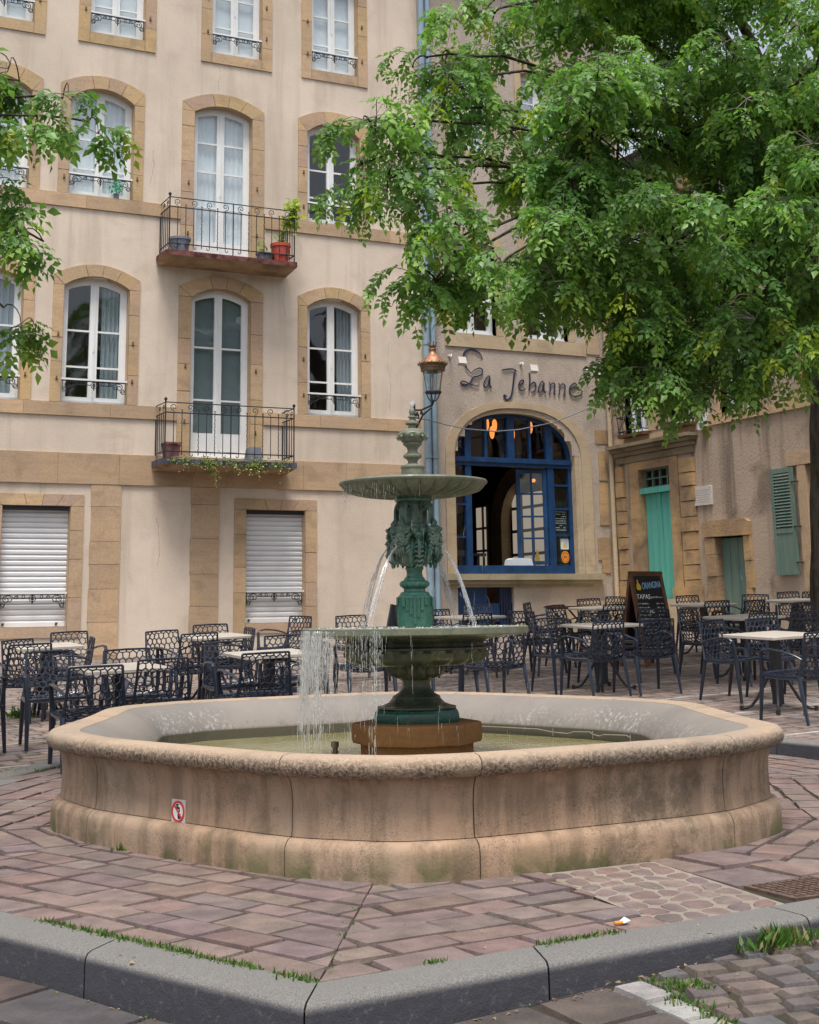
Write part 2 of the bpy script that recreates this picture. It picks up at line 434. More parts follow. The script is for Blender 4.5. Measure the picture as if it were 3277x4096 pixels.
def stone_top(mb, poly, zf, col, cham=.007, lift=.004, deep=.03):
    if len(poly) < 3 or abs(area(poly)) < .0007: return
    cx = sum(p[0] for p in poly)/len(poly); cy = sum(p[1] for p in poly)/len(poly)
    dz = R.uniform(-lift, lift); tx,ty = R.uniform(-.012,.012), R.uniform(-.012,.012)
    top = []; low = []
    for p in poly:
        d = math.hypot(p[0]-cx, p[1]-cy) or 1
        k = 1 - min(.4, cham*1.3/d)
        q = (cx+(p[0]-cx)*k, cy+(p[1]-cy)*k)
        top.append((q[0],q[1], zf(q[0],q[1])+dz+tx*(q[0]-cx)+ty*(q[1]-cy)))
        low.append((p[0],p[1], zf(p[0],p[1])-deep))
    n = len(poly)
    mb.add(top+low, [tuple(range(n))]+[(i,n+i,n+(i+1)%n,(i+1)%n) for i in range(n)], col)
def pave(mb, conv, org, ang, rows, widths, gap, zf, pal, ban=None, strip=None, jit=.014, cham=.006):
    if area(conv) < 0: conv = conv[::-1]
    ca,sa = math.cos(ang), math.sin(ang)
    loc = [((p[0]-org[0])*ca+(p[1]-org[1])*sa, -(p[0]-org[0])*sa+(p[1]-org[1])*ca) for p in conv]
    s0,s1 = min(p[0] for p in loc), max(p[0] for p in loc); t0,t1 = min(p[1] for p in loc), max(p[1] for p in loc)
    W = lambda s,t: (org[0]+s*ca-t*sa, org[1]+s*sa+t*ca)
    t = 0.0; k = 0
    ts = []
    while t < t1:
        h = R.uniform(*rows); 
        if strip and k % strip[0] == 0: h = strip[1]; ts.append((t,t+h,True))
        else: ts.append((t,t+h,False))
        t += h; k += 1
    t = 0.0; k = -1
    while t > t0:
        h = R.uniform(*rows)
        if strip and k % strip[0] == 0: h = strip[1]; ts.append((t-h,t,True))
        else: ts.append((t-h,t,False))
        t -= h; k -= 1
    for a,b,st in ts:
        if b < t0 or a > t1: continue
        s = s0 - R.uniform(0,.3)
        while s < s1:
            w = R.uniform(*widths) if not st else R.uniform(.3,.6)
            J = lambda: R.uniform(-jit,jit)
            q = [W(s+gap/2+J(),a+gap/2+J()), W(s+w-gap/2+J(),a+gap/2+J()), W(s+w-gap/2+J(),b-gap/2+J()), W(s+gap/2+J(),b-gap/2+J())]
            s += w
            cc = (sum(p[0] for p in q)/4, sum(p[1] for p in q)/4)
            if ban and ban(cc): continue
            stone_top(mb, clip(q, conv), zf, (.40,.36,.315) if st else pick(pal), cham)
PAL = [(c_[0]*.87,c_[1]*.81,c_[2]*.80) for c_ in [(.245,.190,.170),(.235,.18,.165),(.26,.20,.175),(.225,.18,.168),(.215,.165,.16),(.245,.178,.157),(.24,.198,.178),(.205,.163,.163),(.235,.17,.155)]]
PALD = [(c_[0]*.8,c_[1]*.8,c_[2]*.8) for c_ in [(.115,.092,.085),(.095,.085,.09),(.078,.08,.092),(.135,.105,.092),(.11,.083,.08)]]
PALS = [(.135,.112,.105),(.12,.105,.105),(.15,.12,.105),(.11,.105,.11),(.165,.128,.112)]
PALT = [(.265,.205,.175),(.24,.185,.165),(.285,.215,.18),(.225,.18,.165),(.255,.185,.16),(.22,.185,.175)]

# base sheets
g = MB()
facs = [1.0,1.03,1.08,1.16,1.28,1.45,1.7,2.1,2.6,3.3,4.5,8,20,60,160]
rings = []
N = 120
per = []
for i in range(len(PLAT)):
    a,b = Vector(PLAT[i]), Vector(PLAT[(i+1)%len(PLAT)])
    m = max(2, int((b-a).length/.35))
    per += [a.lerp(b, j/m) for j in range(m)]
vs = []
for f in facs:
    for p in per:
        q = CEN + (p-CEN)*f
        vs.append((q.x,q.y, gz(q.x,q.y)-.016))
n = len(per)
g.add(vs, [(i*n+k, i*n+(k+1)%n, (i+1)*n+(k+1)%n, (i+1)*n+k) for i in range(len(facs)-1) for k in range(n)])
structure('ground', g, M['joint'], 'dark earth showing in the joints between the paving stones')
g = MB(); PB = offset(PLAT, -.012); g.add([(x,y,-.016) for x,y in PB], [tuple(range(len(PB)))])
structure('pavement_bed', g, M['joint'], 'dark jointing bed under the fountain pavement')

# fountain pavement
pv = MB()
PATCH = [(3.66,5.95),(3.49,4.80),(4.13,4.86),(4.27,5.95)]
nin = len(P_IN)
flat = lambda x,y: 0.0
for i in range(nin):
    a,b = P_IN[i], P_IN[(i+1)%nin]
    tri = [a,b,tuple(CEN)]
    ang = math.atan2(b[1]-a[1], b[0]-a[0])
    if i == 0:
        L = clip(tri, [(0,0),(3.40,4.0),(3.69,6.2),(4.0,12),(0,12)])
        pave(pv, L, a, ang, (.18,.25), (.22,.44), .022, flat, PAL)
        Rr = clip(tri, [(4.10,4.0),(9,4),(9,12),(5.2,12),(4.31,6.2)])
        pave(pv, Rr, (4.3,4.86), ang, (.28,.42), (.4,.7), .026, flat, PAL, ban=lambda c: 4.2 < c[0] < 4.8 and 4.88 < c[1] < 5.32)
    else:
        pave(pv, tri, a, ang, (.18,.25), (.22,.44), .022, flat, PAL)
    if i not in (0,1,8,9,10):
        q0,q1 = PLAT[i],PLAT[(i+1)%nin]
        pave(pv, [q0,q1,b,a], a, ang, (.22,.26), (.3,.5), .026, flat, PAL)
structure('pavement', pv, M['paver'], 'reddish sandstone slabs of the raised pavement round the fountain')
pm = MB(); pm.add([(*p,-.0035) for p in [(3.645,5.98),(3.475,4.79),(4.15,4.85),(4.29,5.98)]], [(0,1,2,3)])
structure('pavement_mortar', pm, M['mortar'], 'pale mortar bed of the repaired patch of pavement')
pp = MB()
nx,ny = 5,8
grid = {}
for i in range(nx+1):
    for j in range(ny+1):
        s_,t_ = i/nx, j/ny
        if 0<i<nx: s_ += R.uniform(-.06,.06)
        if 0<j<ny: t_ += R.uniform(-.035,.035)
        a = Vector(PATCH[1]).lerp(Vector(PATCH[2]), s_); b = Vector(PATCH[0]).lerp(Vector(PATCH[3]), s_)
        grid[i,j] = a.lerp(b, t_)
for i in range(nx):
    for j in range(ny):
        q = [grid[i,j],grid[i+1,j],grid[i+1,j+1],grid[i,j+1]]
        c = sum(q, Vector((0,0)))/4
        poly = []
        for k in range(4):
            u = q[k]; v = q[(k+1)%4]
            for w in (.22,.78):
                e = u.lerp(v,w); poly.append(tuple(c+(e-c)*R.uniform(.84,.95)))
        stone_top(pp, poly, lambda x,y: .0, pick(PAL), .006, .002, .006)
structure('pavement_patch', pp, M['paver'], 'irregular small stones set in pale mortar in the pavement patch')

# street in front
st = MB()
A = PLAT[0]; K_ = PLAT[-1]
angL = math.atan2(A[1]-K_[1], A[0]-K_[0])
pave(st, [A,K_,(-2.5,7.75),(-2.5,2.6),(.75,2.6)], A, angL, (.28,.40), (.34,.62), .022, gz, PALD)
pave(st, [A,(.75,2.6),(2.98,2.6),(2.98,4.485)], A, .067, (.26,.36), (.4,.65), .022, gz, PALD)
pave(st, [(3.135,4.50),(3.09,2.6),(7,2.6),(7,4.9),(5,4.69)], (3.13,4.575), -.22, (.105,.135), (.12,.19), .02, gz, PALS, jit=.012, cham=.012)
pave(st, [(5.0,2.6),(14,2.6),(14,7.2),(5.0,7.2)], (5,4.69), .1, (.105,.135), (.12,.19), .02, gz, PALS, ban=lambda c: inside(c, P_OUT) or (c[0] < 7 and c[1] < 4.9) or c[1] > 6.6, jit=.012, cham=.012)
gs = MB()
y = 4.47
while y > 2.6:
    h = R.uniform(.16,.24); x0 = 3.0 - (4.47-y)*.07
    stone_top(gs, [(x0,y-h+.012),(x0+.125,y-h+.012),(x0+.125,y-.006),(x0,y-.006)], gz, pick([(.33,.325,.31),(.29,.28,.27)]), .01)
    y -= h
structure('street', st, M['paver'], 'dark worn paving of the lower street below the kerb')
structure('street_strip', gs, M['paver'], 'line of grey granite setts dividing the street paving')

# cafe terrace
tr = MB()
WX = 16.55; FY = 23.8
RG = R.getstate()
pave(tr, [(-3,6.6),(16.5,6.6),(16.5,23.75),(-3,23.75)], (3,13.75), .075, (.15,.18), (.19,.30), .02, gz, PALT,
     ban=lambda c: inside(c, P_OUT) or (c[1] < 7.8 and c[0] < .7), strip=(9,.10), jit=.008, cham=.01)
structure('terrace_paving', tr, M['paver'], 'reddish setts with pale cross strips under the cafe tables')

# kerb
kb = MB()
def kerb_edge(p0, p1, q0, q1, top, deep, jl=1.25):
    a,b,c,d = map(Vector, (p0,p1,q0,q1))
    Lm = (b-a).length; m = max(1, round(Lm/jl))
    cuts = [0]+[(i+R.uniform(-.12,.12))/m for i in range(1,m)]+[1]
    prof = [(0,-deep),(0,-.034),(.006,-.016),(.018,-.005),(.04,0),(1.0*.22,.002),(.22,-.06)]
    for i in range(m):
        e = .004/Lm
        rings = []
        t0,t1 = cuts[i]+e, cuts[i+1]-e
        for t in (t0,t1):
            o = a.lerp(b,t); w = c.lerp(d,t)
            z0 = top(o.x,o.y)
            rings += [(*(o+(w-o)*(s/.22)), z0+z) for s,z in prof]
        k = len(prof)
        kb.add(rings, [(j,j+1,k+j+1,k+j) for j in range(k-1)]+[tuple(range(k)), tuple(range(2*k-1,k-1,-1))])
npl = len(PLAT)
for i in range(npl):
    j = (i+1)%npl
    if i in (0,1,8,9,10):
        kerb_edge(PLAT[i], PLAT[j], P_IN[i], P_IN[j], lambda x,y: .004, .4)
    else:
        kerb_edge(PLAT[i], PLAT[j], P_OUT[i], P_OUT[j], lambda x,y: max(.002, gz(x,y)+.012), .4)
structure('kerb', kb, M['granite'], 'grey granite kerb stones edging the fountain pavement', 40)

# ------------------------------------------------------------------ stone basin
H1 = [(2.03,8.00),(2.56,6.50),(2.93,6.09),(3.31,5.99),(4.83,6.06),(5.5,6.44),(5.88,7.35),(6.42,8.45)]
BC = (4.2,8.6)
H1 = [(4.2+(x-4.2)+ .022*((x-4.2)*.894-(y-8.6)*.449)*.894, 8.6+(y-8.6)- .022*((x-4.2)*.894-(y-8.6)*.449)*.449) for x,y in H1]
OUT = H1 + [(2*BC[0]-x, 2*BC[1]-y) for x,y in H1]
JN = [OUT[i] for i in (0,1,3,4,6,8,9,11,12,14)]
def chaikin(p, it):
    for _ in range(it):
        q = []
        for i in range(len(p)):
            a,b = Vector(p[i]), Vector(p[(i+1)%len(p)])
            q += [tuple(a.lerp(b,.15)), tuple(a.lerp(b,.85))]
        p = q
    return p
RING = chaikin(OUT, 3)
nR = len(RING)
NRM = []
for i in range(nR):
    a,b = Vector(RING[i-1]), Vector(RING[(i+1)%nR]); d = (b-a).normalized(); NRM.append(Vector((d.y,-d.x)))
def cut_idx():
    out = []
    for j in JN: out.append(min(range(nR), key=lambda i: (RING[i][0]-j[0])**2+(RING[i][1]-j[1])**2))
    return sorted(set(out))
CUT = cut_idx()
def sweep(mb, prof, i0=None, i1=None, gap=.004, cap=True):
    if i0 is None: idx = list(range(nR)); closed = True
    else:
        idx = [i % nR for i in range(i0, (i1 if i1 > i0 else i1+nR)+1)]; closed = False
    k = len(prof); vs = []
    for q,i in enumerate(idx):
        p = Vector(RING[i])
        if not closed and q in (0, len(idx)-1):
            o = Vector(RING[idx[1 if q == 0 else -2]]); p = p + (o-p).normalized()*gap
        for d,z in prof:
            w = p + NRM[i]*d; vs.append((w.x,w.y,z))
    m = len(idx)
    fs = []
    for a in range(m if closed else m-1):
        b = (a+1) % m
        fs += [(a*k+j, b*k+j, b*k+j+1, a*k+j+1) for j in range(k-1)]
    if not closed and cap:
        fs += [tuple(range(k)), tuple((m-1)*k+j for j in reversed(range(k)))]
    mb.add(vs, fs)
basin = thing('fountain_basin', 'wide low sandstone basin with a rounded rim and stepped plinth, holding the pool', 'fountain basin', (BC[0],BC[1],0))
P_PL = [(-.2,-.03),(0,-.03),(.004,.04),(.004,.112),(0,.134),(-.009,.152),(-.022,.165),(-.036,.172),(-.2,.176)]
P_WA = [(-.2,.174),(-.047,.176),(-.052,.21),(-.054,.33),(-.049,.385),(-.038,.425),(-.022,.452),(-.2,.456)]
P_RI = [(-.2,.448),(-.03,.449),(.012,.455),(.036,.474),(.046,.503),(.040,.530),(.018,.549),(-.03,.556),(-.09,.553),(-.15,.545),(-.16,.52)]
for nm, pf, m in (('plinth',P_PL,M['basin']),('wall',P_WA,M['basin']),('rim',P_RI,M['rim'])):
    mb = MB()
    for q in range(len(CUT)): sweep(mb, pf, CUT[q], CUT[(q+1)%len(CUT)], .0035)
    mb.build(nm, m, basin, 38)
mb = MB(); sweep(mb, [(-.012,-.05),(-.014,.10),(-.03,.15),(-.058,.172),(-.062,.21),(-.064,.33),(-.05,.42),(-.03,.455),(-.02,.47),(.035,.50),(-.03,.545),(-.15,.53),(-.2,.50)]); mb.build('joint_mortar', M['joint'], basin, 60)
mb = MB(); sweep(mb, [(-.15,.5425),(-.22,.522),(-.29,.485),(-.35,.43),(-.395,.365),(-.402,.348),(-.404,.02)]); mb.build('inner_wall', M['inner'], basin, 60)
inner = [tuple(Vector(RING[i])-Vector(NRM[i])*.4035) for i in range(nR)]
mb = MB(); mb.add([(x,y,.04) for x,y in inner], [tuple(range(nR))]); mb.build('floor', M['inner'], basin)
mb = MB()
tri = []
vs = [(BC[0],BC[1],.272)]
for f in (.15,.3,.5,.7,.85,1.0):
    vs += [(BC[0]+(x-BC[0])*f, BC[1]+(y-BC[1])*f, .272) for x,y in inner]
fs = [(0,1+k,1+(k+1)%nR) for k in range(nR)]
for r in range(5): fs += [(1+r*nR+k, 1+(r+1)*nR+k, 1+(r+1)*nR+(k+1)%nR, 1+r*nR+(k+1)%nR) for k in range(nR)]
mb.add(vs, fs); structure('water', mb, M['water'], 'murky yellowish water standing in the fountain basin', 0)

# ------------------------------------------------------------------ cast iron fountain
FX,FYc = 4.3,8.55
ft = thing('fountain', 'green cast iron two-tier fountain with spouting masks, standing in the stone basin', 'fountain', (FX,FYc,.1))
C0 = (FX,FYc,0)
def zt(dy): return 2.073 + (1017-dy)*.003164
def zu(zy): return zt(821.2+.21362*zy)
def zm(zy): return zt(1131.8+.21362*zy)
def zl(zy): return zt(1305.5+.30516*zy)
ku,kl = .000672,.00096
FACE = math.atan2(-FYc,-FX)      # towards the viewer's side of the square
mb = MB(); mb.lathe([(.40,.375),(.42,.38),(.428,.40),(.428,.49),(.42,.505),(.40,.51)], 8, C0, rot=FACE); mb.build('pedestal_slab', M['orangestone'], ft, 25)
mb = MB(); mb.lathe([(.37,.05),(.37,.374)], 8, C0, rot=FACE); mb.build('pedestal', M['orangestone'], ft, 25)
mb = MB()
mb.lathe([(.285,.511),(.298,zl(672)),(.302,zl(640)),(.297,zl(612)),(.285,zl(594)),(.258,zl(585))], 8, C0, rot=FACE+PI/8)
mb.build('foot', M['deepgreen'], ft, 20)
mb = MB()
mb.lathe([(.26,zl(585)),(.262,zl(574)),(.235,zl(568)),(.19,zl(552)),(.170,zl(532)),(.158,zl(518)),(.16,zl(510)),(.15,zl(503)),(.122,zl(486)),(.104,zl(465)),(.092,zl(440)),(.090,zl(420)),(.098,zl(400)),(.125,zl(388))], 40, C0)
mb.build('stem', M['darkiron'], ft, 40)
def lobes(n, amt, z0, z1):
    def f(r,z,t,i):
        w = max(0, min(1, (z-z0)/max(1e-6,z1-z0))) if z1 != z0 else 1
        return r*(1 - amt*abs(math.sin(n*t/2))**2*(1 if z0 <= z <= z1 else 0))
    return f
mb = MB()
mb.lathe([(.125,zl(388)),(.165,zl(375)),(.190,zl(350)),(.197,zl(325)),(.19,zl(306))], 96, C0, lobes(14,.17,zl(380),zl(310)))
mb.lathe([(.19,zl(306)),(.30,zl(302)),(.40,zl(292)),(.455,zl(270)),(.480,zl(240)),(.484,zl(215)),(.47,zl(198))], 120, C0, lobes(20,.085,zl(300),zl(200)))
mb.lathe([(.47,zl(198)),(.488,zl(192)),(.488,zl(182)),(.455,zl(172)),(.45,zl(150)),(.47,zl(135)),(.53,zl(122)),(.60,zl(112)),(.70,zl(104)),(.725,zl(98))], 64, C0)
mb.build('lower_bowl', M['darkiron'], ft, 35)
mb = MB()
mb.lathe([(.72,zl(98)),(.746,zl(95)),(.752,zl(90)),(.752,zl(52)),(.744,zl(46)),(.71,zl(46)),(.69,zl(54)),(.4,zl(62)),(.1,zl(62))], 72, C0)
mb.build('lower_basin', M['olive'], ft, 35)
# square block with chamfered corners and stepped bars
mb = MB()
q = .116
mb.lathe([(q,zl(62)-.02),(q,zm(592)),(q*.97,zm(584))], 48, C0, lambda r,z,t,i: r*min(1.16,1/max(abs(math.cos(t-FACE)),abs(math.sin(t-FACE)))))
for a in range(4):
    Rz = Matrix.Rotation(FACE+a*PI/2, 4, 'Z')
    for k,(o,l) in enumerate(((-.075,.06),(-.05,.085),(-.025,.11),(0,.175),(.025,.13),(.05,.085),(.075,.05))):
        mb.obox(Vector(C0)+Rz@Vector((q+.002,o,zm(592)-l/2)), (.012,.02,l), Rz)
mb.build('stem_block', M['greeniron'], ft, 30)
mb = MB()
def rope(r,z,t,i): return r*(1+.035*math.sin(14*t)) if zm(485) < z < zm(432) else r
mb.lathe([(.116,zm(584)),(.104,zm(574)),(.098,zm(556)),(.094,zm(546)),(.074,zm(535)),(.072,zm(512)),(.080,zm(503)),(.083,zm(496)),(.096,zm(486)),(.099,zm(468)),(.097,zm(448)),(.086,zm(434)),(.072,zm(425)),(.068,zm(408)),(.058,zm(392)),(.053,zm(368)),(.054,zm(335)),(.060,zm(318)),(.062,zm(304)),(.056,zm(294))], 84, C0, rope)
mb.build('upper_stem', M['greeniron'], ft, 40)
mb = MB()
mb.lathe([(.056,zm(294)),(.075,zm(282)),(.105,zm(262)),(.128,zm(225)),(.137,zm(180)),(.133,zm(120)),(.11,zm(60)),(.085,zm(0)),(.075,zu(1345)),(.078,zu(1330)),(.060,zu(1310)),(.055,zu(1130)),(.07,zu(1108))], 64, C0, lobes(12,.10,zm(262),zm(120)))
mb.lathe([(.07,zu(1110)),(.122,zu(1106)),(.128,zu(1100)),(.128,zu(1078)),(.122,zu(1072)),(.127,zu(1066)),(.127,zu(1052))], 48, C0)
mb.build('mask_drum', M['verdigris'], ft, 35)
AZ = [FACE + a for a in (-.55, -.55+PI/2, -.55+PI, -.55-PI/2)]
for a in AZ:
    Rz = Matrix.Rotation(a, 4, 'Z')
    # scroll bracket
    mb = MB(); pts = []; 
    zc = zu(1148)
    for k in range(26):
        th = -PI*.5 + k/25*PI*2.6; rr = .036*(1-.62*k/25)
        pts.append((.098-rr*math.cos(th)*1.0, zc+rr*math.sin(th)))
    arm = [(.13,zu(1330)),(.136,zu(1290)),(.137,zu(1240)),(.136,zu(1190)),(.130,zu(1150)),(.118,zu(1122))]
    pr = arm + [(.098+.036*math.sin(k/22*PI*2.4), zc+.036*math.cos(k/22*PI*2.4)*(1)) if False else (.096+(.034-.022*k/22)*math.cos(PI*.45+k/22*PI*2.5), zc+(.034-.022*k/22)*math.sin(PI*.45+k/22*PI*2.5)) for k in range(23)]
    for off in (-.016,0,.016):
        mb.tube([Vector(C0)+Rz@Vector((x,off,z)) for x,z in pr], [.011]*6+[.010-.004*k/22 for k in range(23)], 8)
    mb.build('scroll_bracket', M['verdigris'], ft, 40)
    # mask head
    mb = MB()
    P = lambda x,y,z: Vector(C0)+Rz@Vector((x,y,z))
    hz = zm(35)
    mb.ball(P(.155,0,hz), (.052,.048,.066), 14, 10, Rz)
    mb.ball(P(.185,0,hz-.035), (.024,.026,.026), 10, 7, Rz)         # muzzle
    mb.tube([P(.196,0,hz+.022),P(.212,0,hz-.004),P(.222,0,hz-.017),P(.205,0,hz-.020)], [.006,.010,.013,.007], 8)   # nose
    for s in (-1,1):
        mb.ball(P(.196,.020*s,hz+.020), (.012,.020,.009), 8, 6, Rz)   # brow
        mb.ball(P(.193,.019*s,hz+.006), (.009,.010,.007), 8, 6, Rz)   # eye
        mb.ball(P(.186,.026*s,hz-.020), (.018,.016,.016), 8, 6, Rz)   # cheek
        mb.tube([P(.213,.003*s,hz-.028),P(.205,.018*s,hz-.030),P(.19,.034*s,hz-.042)], [.007,.008,.004], 6)      # moustache
        for k in range(6):   # curled hair and beard locks at the sides
            zz = hz+.06-.026*k; yy = .046+.012*math.sin(k*1.7)
            mb.tube([P(.15,yy*s*.9,zz+.012),P(.165,(yy+.012)*s,zz),P(.172,(yy+.004)*s,zz-.014),P(.18,(yy-.008)*s,zz-.022)], [.010,.013,.011,.005], 7)
        mb.tube([P(.15,.06*s,hz-.07),P(.168,.075*s,hz-.10),P(.15,.07*s,hz-.135),P(.14,.055*s,hz-.16)], [.012,.016,.012,.004], 7)   # ribbon
    mb.tube([P(.204,-.013,hz-.040),P(.211,0,hz-.036),P(.204,.013,hz-.040),P(.211,0,hz-.047),P(.204,-.013,hz-.040)], .006, 6)  # open mouth ring
    for k in range(5):       # beard tips
        o = (k-2)*.013
        mb.tube([P(.188,o,hz-.052),P(.188,o*1.2,hz-.075),P(.178,o*1.1,hz-.098-.012*(2-abs(k-2)))], [.009,.009,.003], 6)
    for k in range(7):       # leafy headdress
        o = (k-3)/3
        mb.tube([P(.165,o*.035,hz+.05),P(.178,o*.055,hz+.085-.012*abs(o)),P(.160,o*.075,hz+.115-.035*abs(o))], [.013,.016,.003], 6)
    mb.tube([P(.15,0,hz+.07),P(.165,0,hz+.115),P(.148,0,hz+.15)], [.02,.02,.004], 7)
    mb.build('mask', M['verdigris'], ft, 50)
    # leaf ornament and acorn pendants between the masks
    Rq = Matrix.Rotation(a+PI/4, 4, 'Z'); Q = lambda x,y,z: Vector(C0)+Rq@Vector((x,y,z))
    mb = MB()
    for k in range(7):
        zz = zm(60)+.02-.030*k; w = .045*math.sin(PI*(k+1)/8.5)
        for s in (-1,1): mb.tube([Q(.138,0,zz),Q(.150,w*.6*s,zz+.010),Q(.142,w*1.15*s,zz-.010)], [.009,.009,.003], 6)
    mb.tube([Q(.135,0,zm(20)),Q(.152,0,zm(90)),Q(.150,0,zm(170)),Q(.125,0,zm(250))], [.008,.012,.012,.004], 7)
    for s in (-1,1):
        mb.tube([Q(.132,.045*s,zm(60)),Q(.145,.055*s,zm(150)),Q(.125,.05*s,zm(240))], [.006,.012,.005], 6)
        mb.ball(Q(.126,.05*s,zm(262)), (.014,.014,.012), 8, 6); mb.ball(Q(.126,.05*s,zm(282)), (.010,.010,.016), 8, 6)
        mb.ball(Q(.13,.03*s,zu(1400)), (.03,.028,.03), 9, 7)
    mb.ball(Q(.125,0,zu(1440)), (.035,.03,.032), 9, 7)
    mb.build('leaf_ornament', M['verdigris'], ft, 50)
# upper basin
mb = MB()
def flute(r,z,t,i): return r*(1-.02*abs(math.sin(15*t+1.2*i/7))) if 2 <= i <= 7 else r
fz = lambda t,i: (-.040*math.sqrt(abs(math.sin(15*t+.9*i/7)))+.020)*(0,0,.5,.9,1,1,1,.8,.15,0,0,0,0,0,0,0)[i]
mb.lathe([(.12,zu(1052)),(.165,zu(1050)),(.19,zu(1043)),(.26,zu(1034)),(.34,zu(1018)),(.41,zu(1000)),(.46,zu(978)),(.487,zu(950)),(.494,zu(938)),(.503,zu(933)),(.506,zu(917)),(.500,zu(902)),(.48,zu(898)),(.46,zu(904)),(.3,zu(925)),(.08,zu(930))], 240, C0, flute, zmod=fz)
mb.build('upper_basin', M['olive'], ft, 35)
mb = MB()
def petals(r,z,t,i): return r*(1-.09*abs(math.sin(4*t))) if zu(515) < z < zu(420) else (r*(1+.04*math.sin(24*t)) if zu(662) < z < zu(628) else r)
PF = [(118,940),(118,775),(124,768),(125,752),(121,742),(100,736),(60,726),(48,714),(50,692),(70,672),(90,660),(93,648),(92,638),(80,626),(58,612),(50,592),(58,562),(78,545),(98,528),(98,518),(94,511),(112,500),(140,470),(150,447),(150,432),(142,418),(130,405),(128,392),(112,380),(95,374),(42,364),(40,332),(64,324),(70,314),(66,296),(36,288),(25,264),(28,258),(44,252),(42,240),(20,233),(26,218),(32,192),(26,166),(12,152),(3,146)]
mb.lathe([(r*ku,zu(y)) for r,y in PF], 64, C0, petals)
for k in range(8):
    t = k*PI/4+.3
    mb.tube([(FX+.098*math.cos(t),FYc+.098*math.sin(t),zu(430)),(FX+.103*math.cos(t),FYc+.103*math.sin(t),zu(455)),(FX+.09*math.cos(t),FYc+.09*math.sin(t),zu(490))], [.004,.011,.004], 6)
mb.build('finial', M['olive'], ft, 40)

# water jets from the masks
for k,(a,r1) in enumerate(zip(AZ,(.56,.45,.55,.42))):
    Rz = Matrix.Rotation(a, 4, 'Z'); z0 = zm(35)-.042; z1 = zl(55)
    o = Vector((FX,FYc,z0)) + Rz.to_3x3() @ Vector((.21,0,0))
    mb = MB()
    for w in range(12):
        pts = []; e1,e2 = R.gauss(0,.013), R.gauss(0,.013)
        ll = R.uniform(.75,1) if w else 1
        for i in range(15):
            t = i/14*ll
            p = Vector((.208+(r1-.208)*t+e1*t, e2*t, z0-(z0-z1)*(.28*t+.72*t*t)))
            pts.append(Vector((FX,FYc,0))+Rz.to_3x3()@p)
        mb.tube(pts, [.0055*(1-.5*i/14)+.001 if w == 0 else .0022+.0014*math.sin(i*1.3+w) for i in range(15)], 6)
    for w in range(90):
        t = R.uniform(.25,1); p = Vector((.208+(r1-.208)*t+R.gauss(0,.02)*t, R.gauss(0,.022)*t, z0-(z0-z1)*(.28*t+.72*t*t)+R.gauss(0,.012)))
        p = Vector((FX,FYc,0))+Rz.to_3x3()@p
        mb.tube([p, p+Vector((0,0,-R.uniform(.008,.03)))], R.uniform(.0012,.0026), 4)
    for w in range(26):
        t = R.uniform(0,2*PI); q = R.uniform(0,.05)
        p = Vector((FX,FYc,0))+Rz.to_3x3()@Vector((r1+q*math.cos(t),q*math.sin(t),z1+R.uniform(-.01,.045)))
        mb.ball(p, R.uniform(.002,.005), 5, 4)
    jet = mb.build('water_jet', M['mist'], None, 60, org=o)
    tag(jet, ['thin water jet arching from the mask facing the near left','water jet with spray falling from the mask on the right','faint far water jet falling behind the right of the fountain stem','faint water jet arching to the left from the mask on the far left'][k], 'water jet', 'water jets of the fountain')
# little jet on top
mb = MB()
for w in range(10):
    x,y = R.gauss(0,.009), R.gauss(0,.009); h = R.uniform(.03,.075)
    mb.tube([(FX+x*.3,FYc+y*.3,zu(150)),(FX+x,FYc+y,zu(150)+h*.7),(FX+x*1.2,FYc+y*1.2,zu(150)+h)], [.005,.006,.002], 6)
for w in range(14):
    t = R.uniform(0,2*PI); r = R.uniform(.02,.05); z = zu(150)-R.uniform(0,.16)
    mb.tube([(FX+r*math.cos(t),FYc+r*math.sin(t),z),(FX+r*1.05*math.cos(t),FYc+r*1.05*math.sin(t),z-R.uniform(.01,.03))], .0022, 5)
j = mb.build('water_spout', M['spray'], None, 60, org=(FX,FYc,zu(150)))
tag(j, 'small bubbling water spout at the very top of the fountain finial', 'water jet', None, 'stuff')
# curtains of drops
mb = MB()
def strand(t, r, z0, z1, w, drift=.03):
    # a streak broken into a chain of stretched drops
    z = z0; dt,dr = R.gauss(0,.012), R.gauss(0,.012)
    while z > z1:
        f = (z0-z)/max(.05, z0-z1); L = min(R.uniform(.02,.05)*(1+1.6*f), z-.2745)
        if L < .004: break
        q = w*R.uniform(.4,1.2); pts = []; rad = []
        for i in range(5):
            k = i/4; rr = r+(drift+dr)*f+R.gauss(0,.0016); tt = t+dt*f+R.gauss(0,.0012)
            pts.append((FX+rr*math.cos(tt), FYc+rr*math.sin(tt), z-L*k)); rad.append(q*(.35,1,.9,.65,.18)[i])
        mb.tube(pts, rad, 5)
        z -= L*R.uniform(.75,1.0+1.9*f)
LFT = FACE - PI/2     # the side on the left in the picture
zr = zl(92)
for i in range(125):
    t = R.gauss(LFT+.38, .26) if i < 88 else R.gauss(LFT+.95,.34)
    strand(t, .750+R.gauss(0,.004), zr+.03, max(.275, zr-abs(R.gauss(.25,.32))), R.uniform(.0016,.0042))
for c in range(9):
    t0 = R.gauss(LFT+.40,.25); ln = R.uniform(.3,.85)
    for i in range(14): strand(t0+R.gauss(0,.02), .752+R.gauss(0,.006), zr+.03, max(.275, zr-ln*R.uniform(.4,1)), R.uniform(.002,.0055))
for i in range(5): strand(LFT+1.22+R.gauss(0,.03), .752, zr+.03, .275, R.uniform(.003,.005))
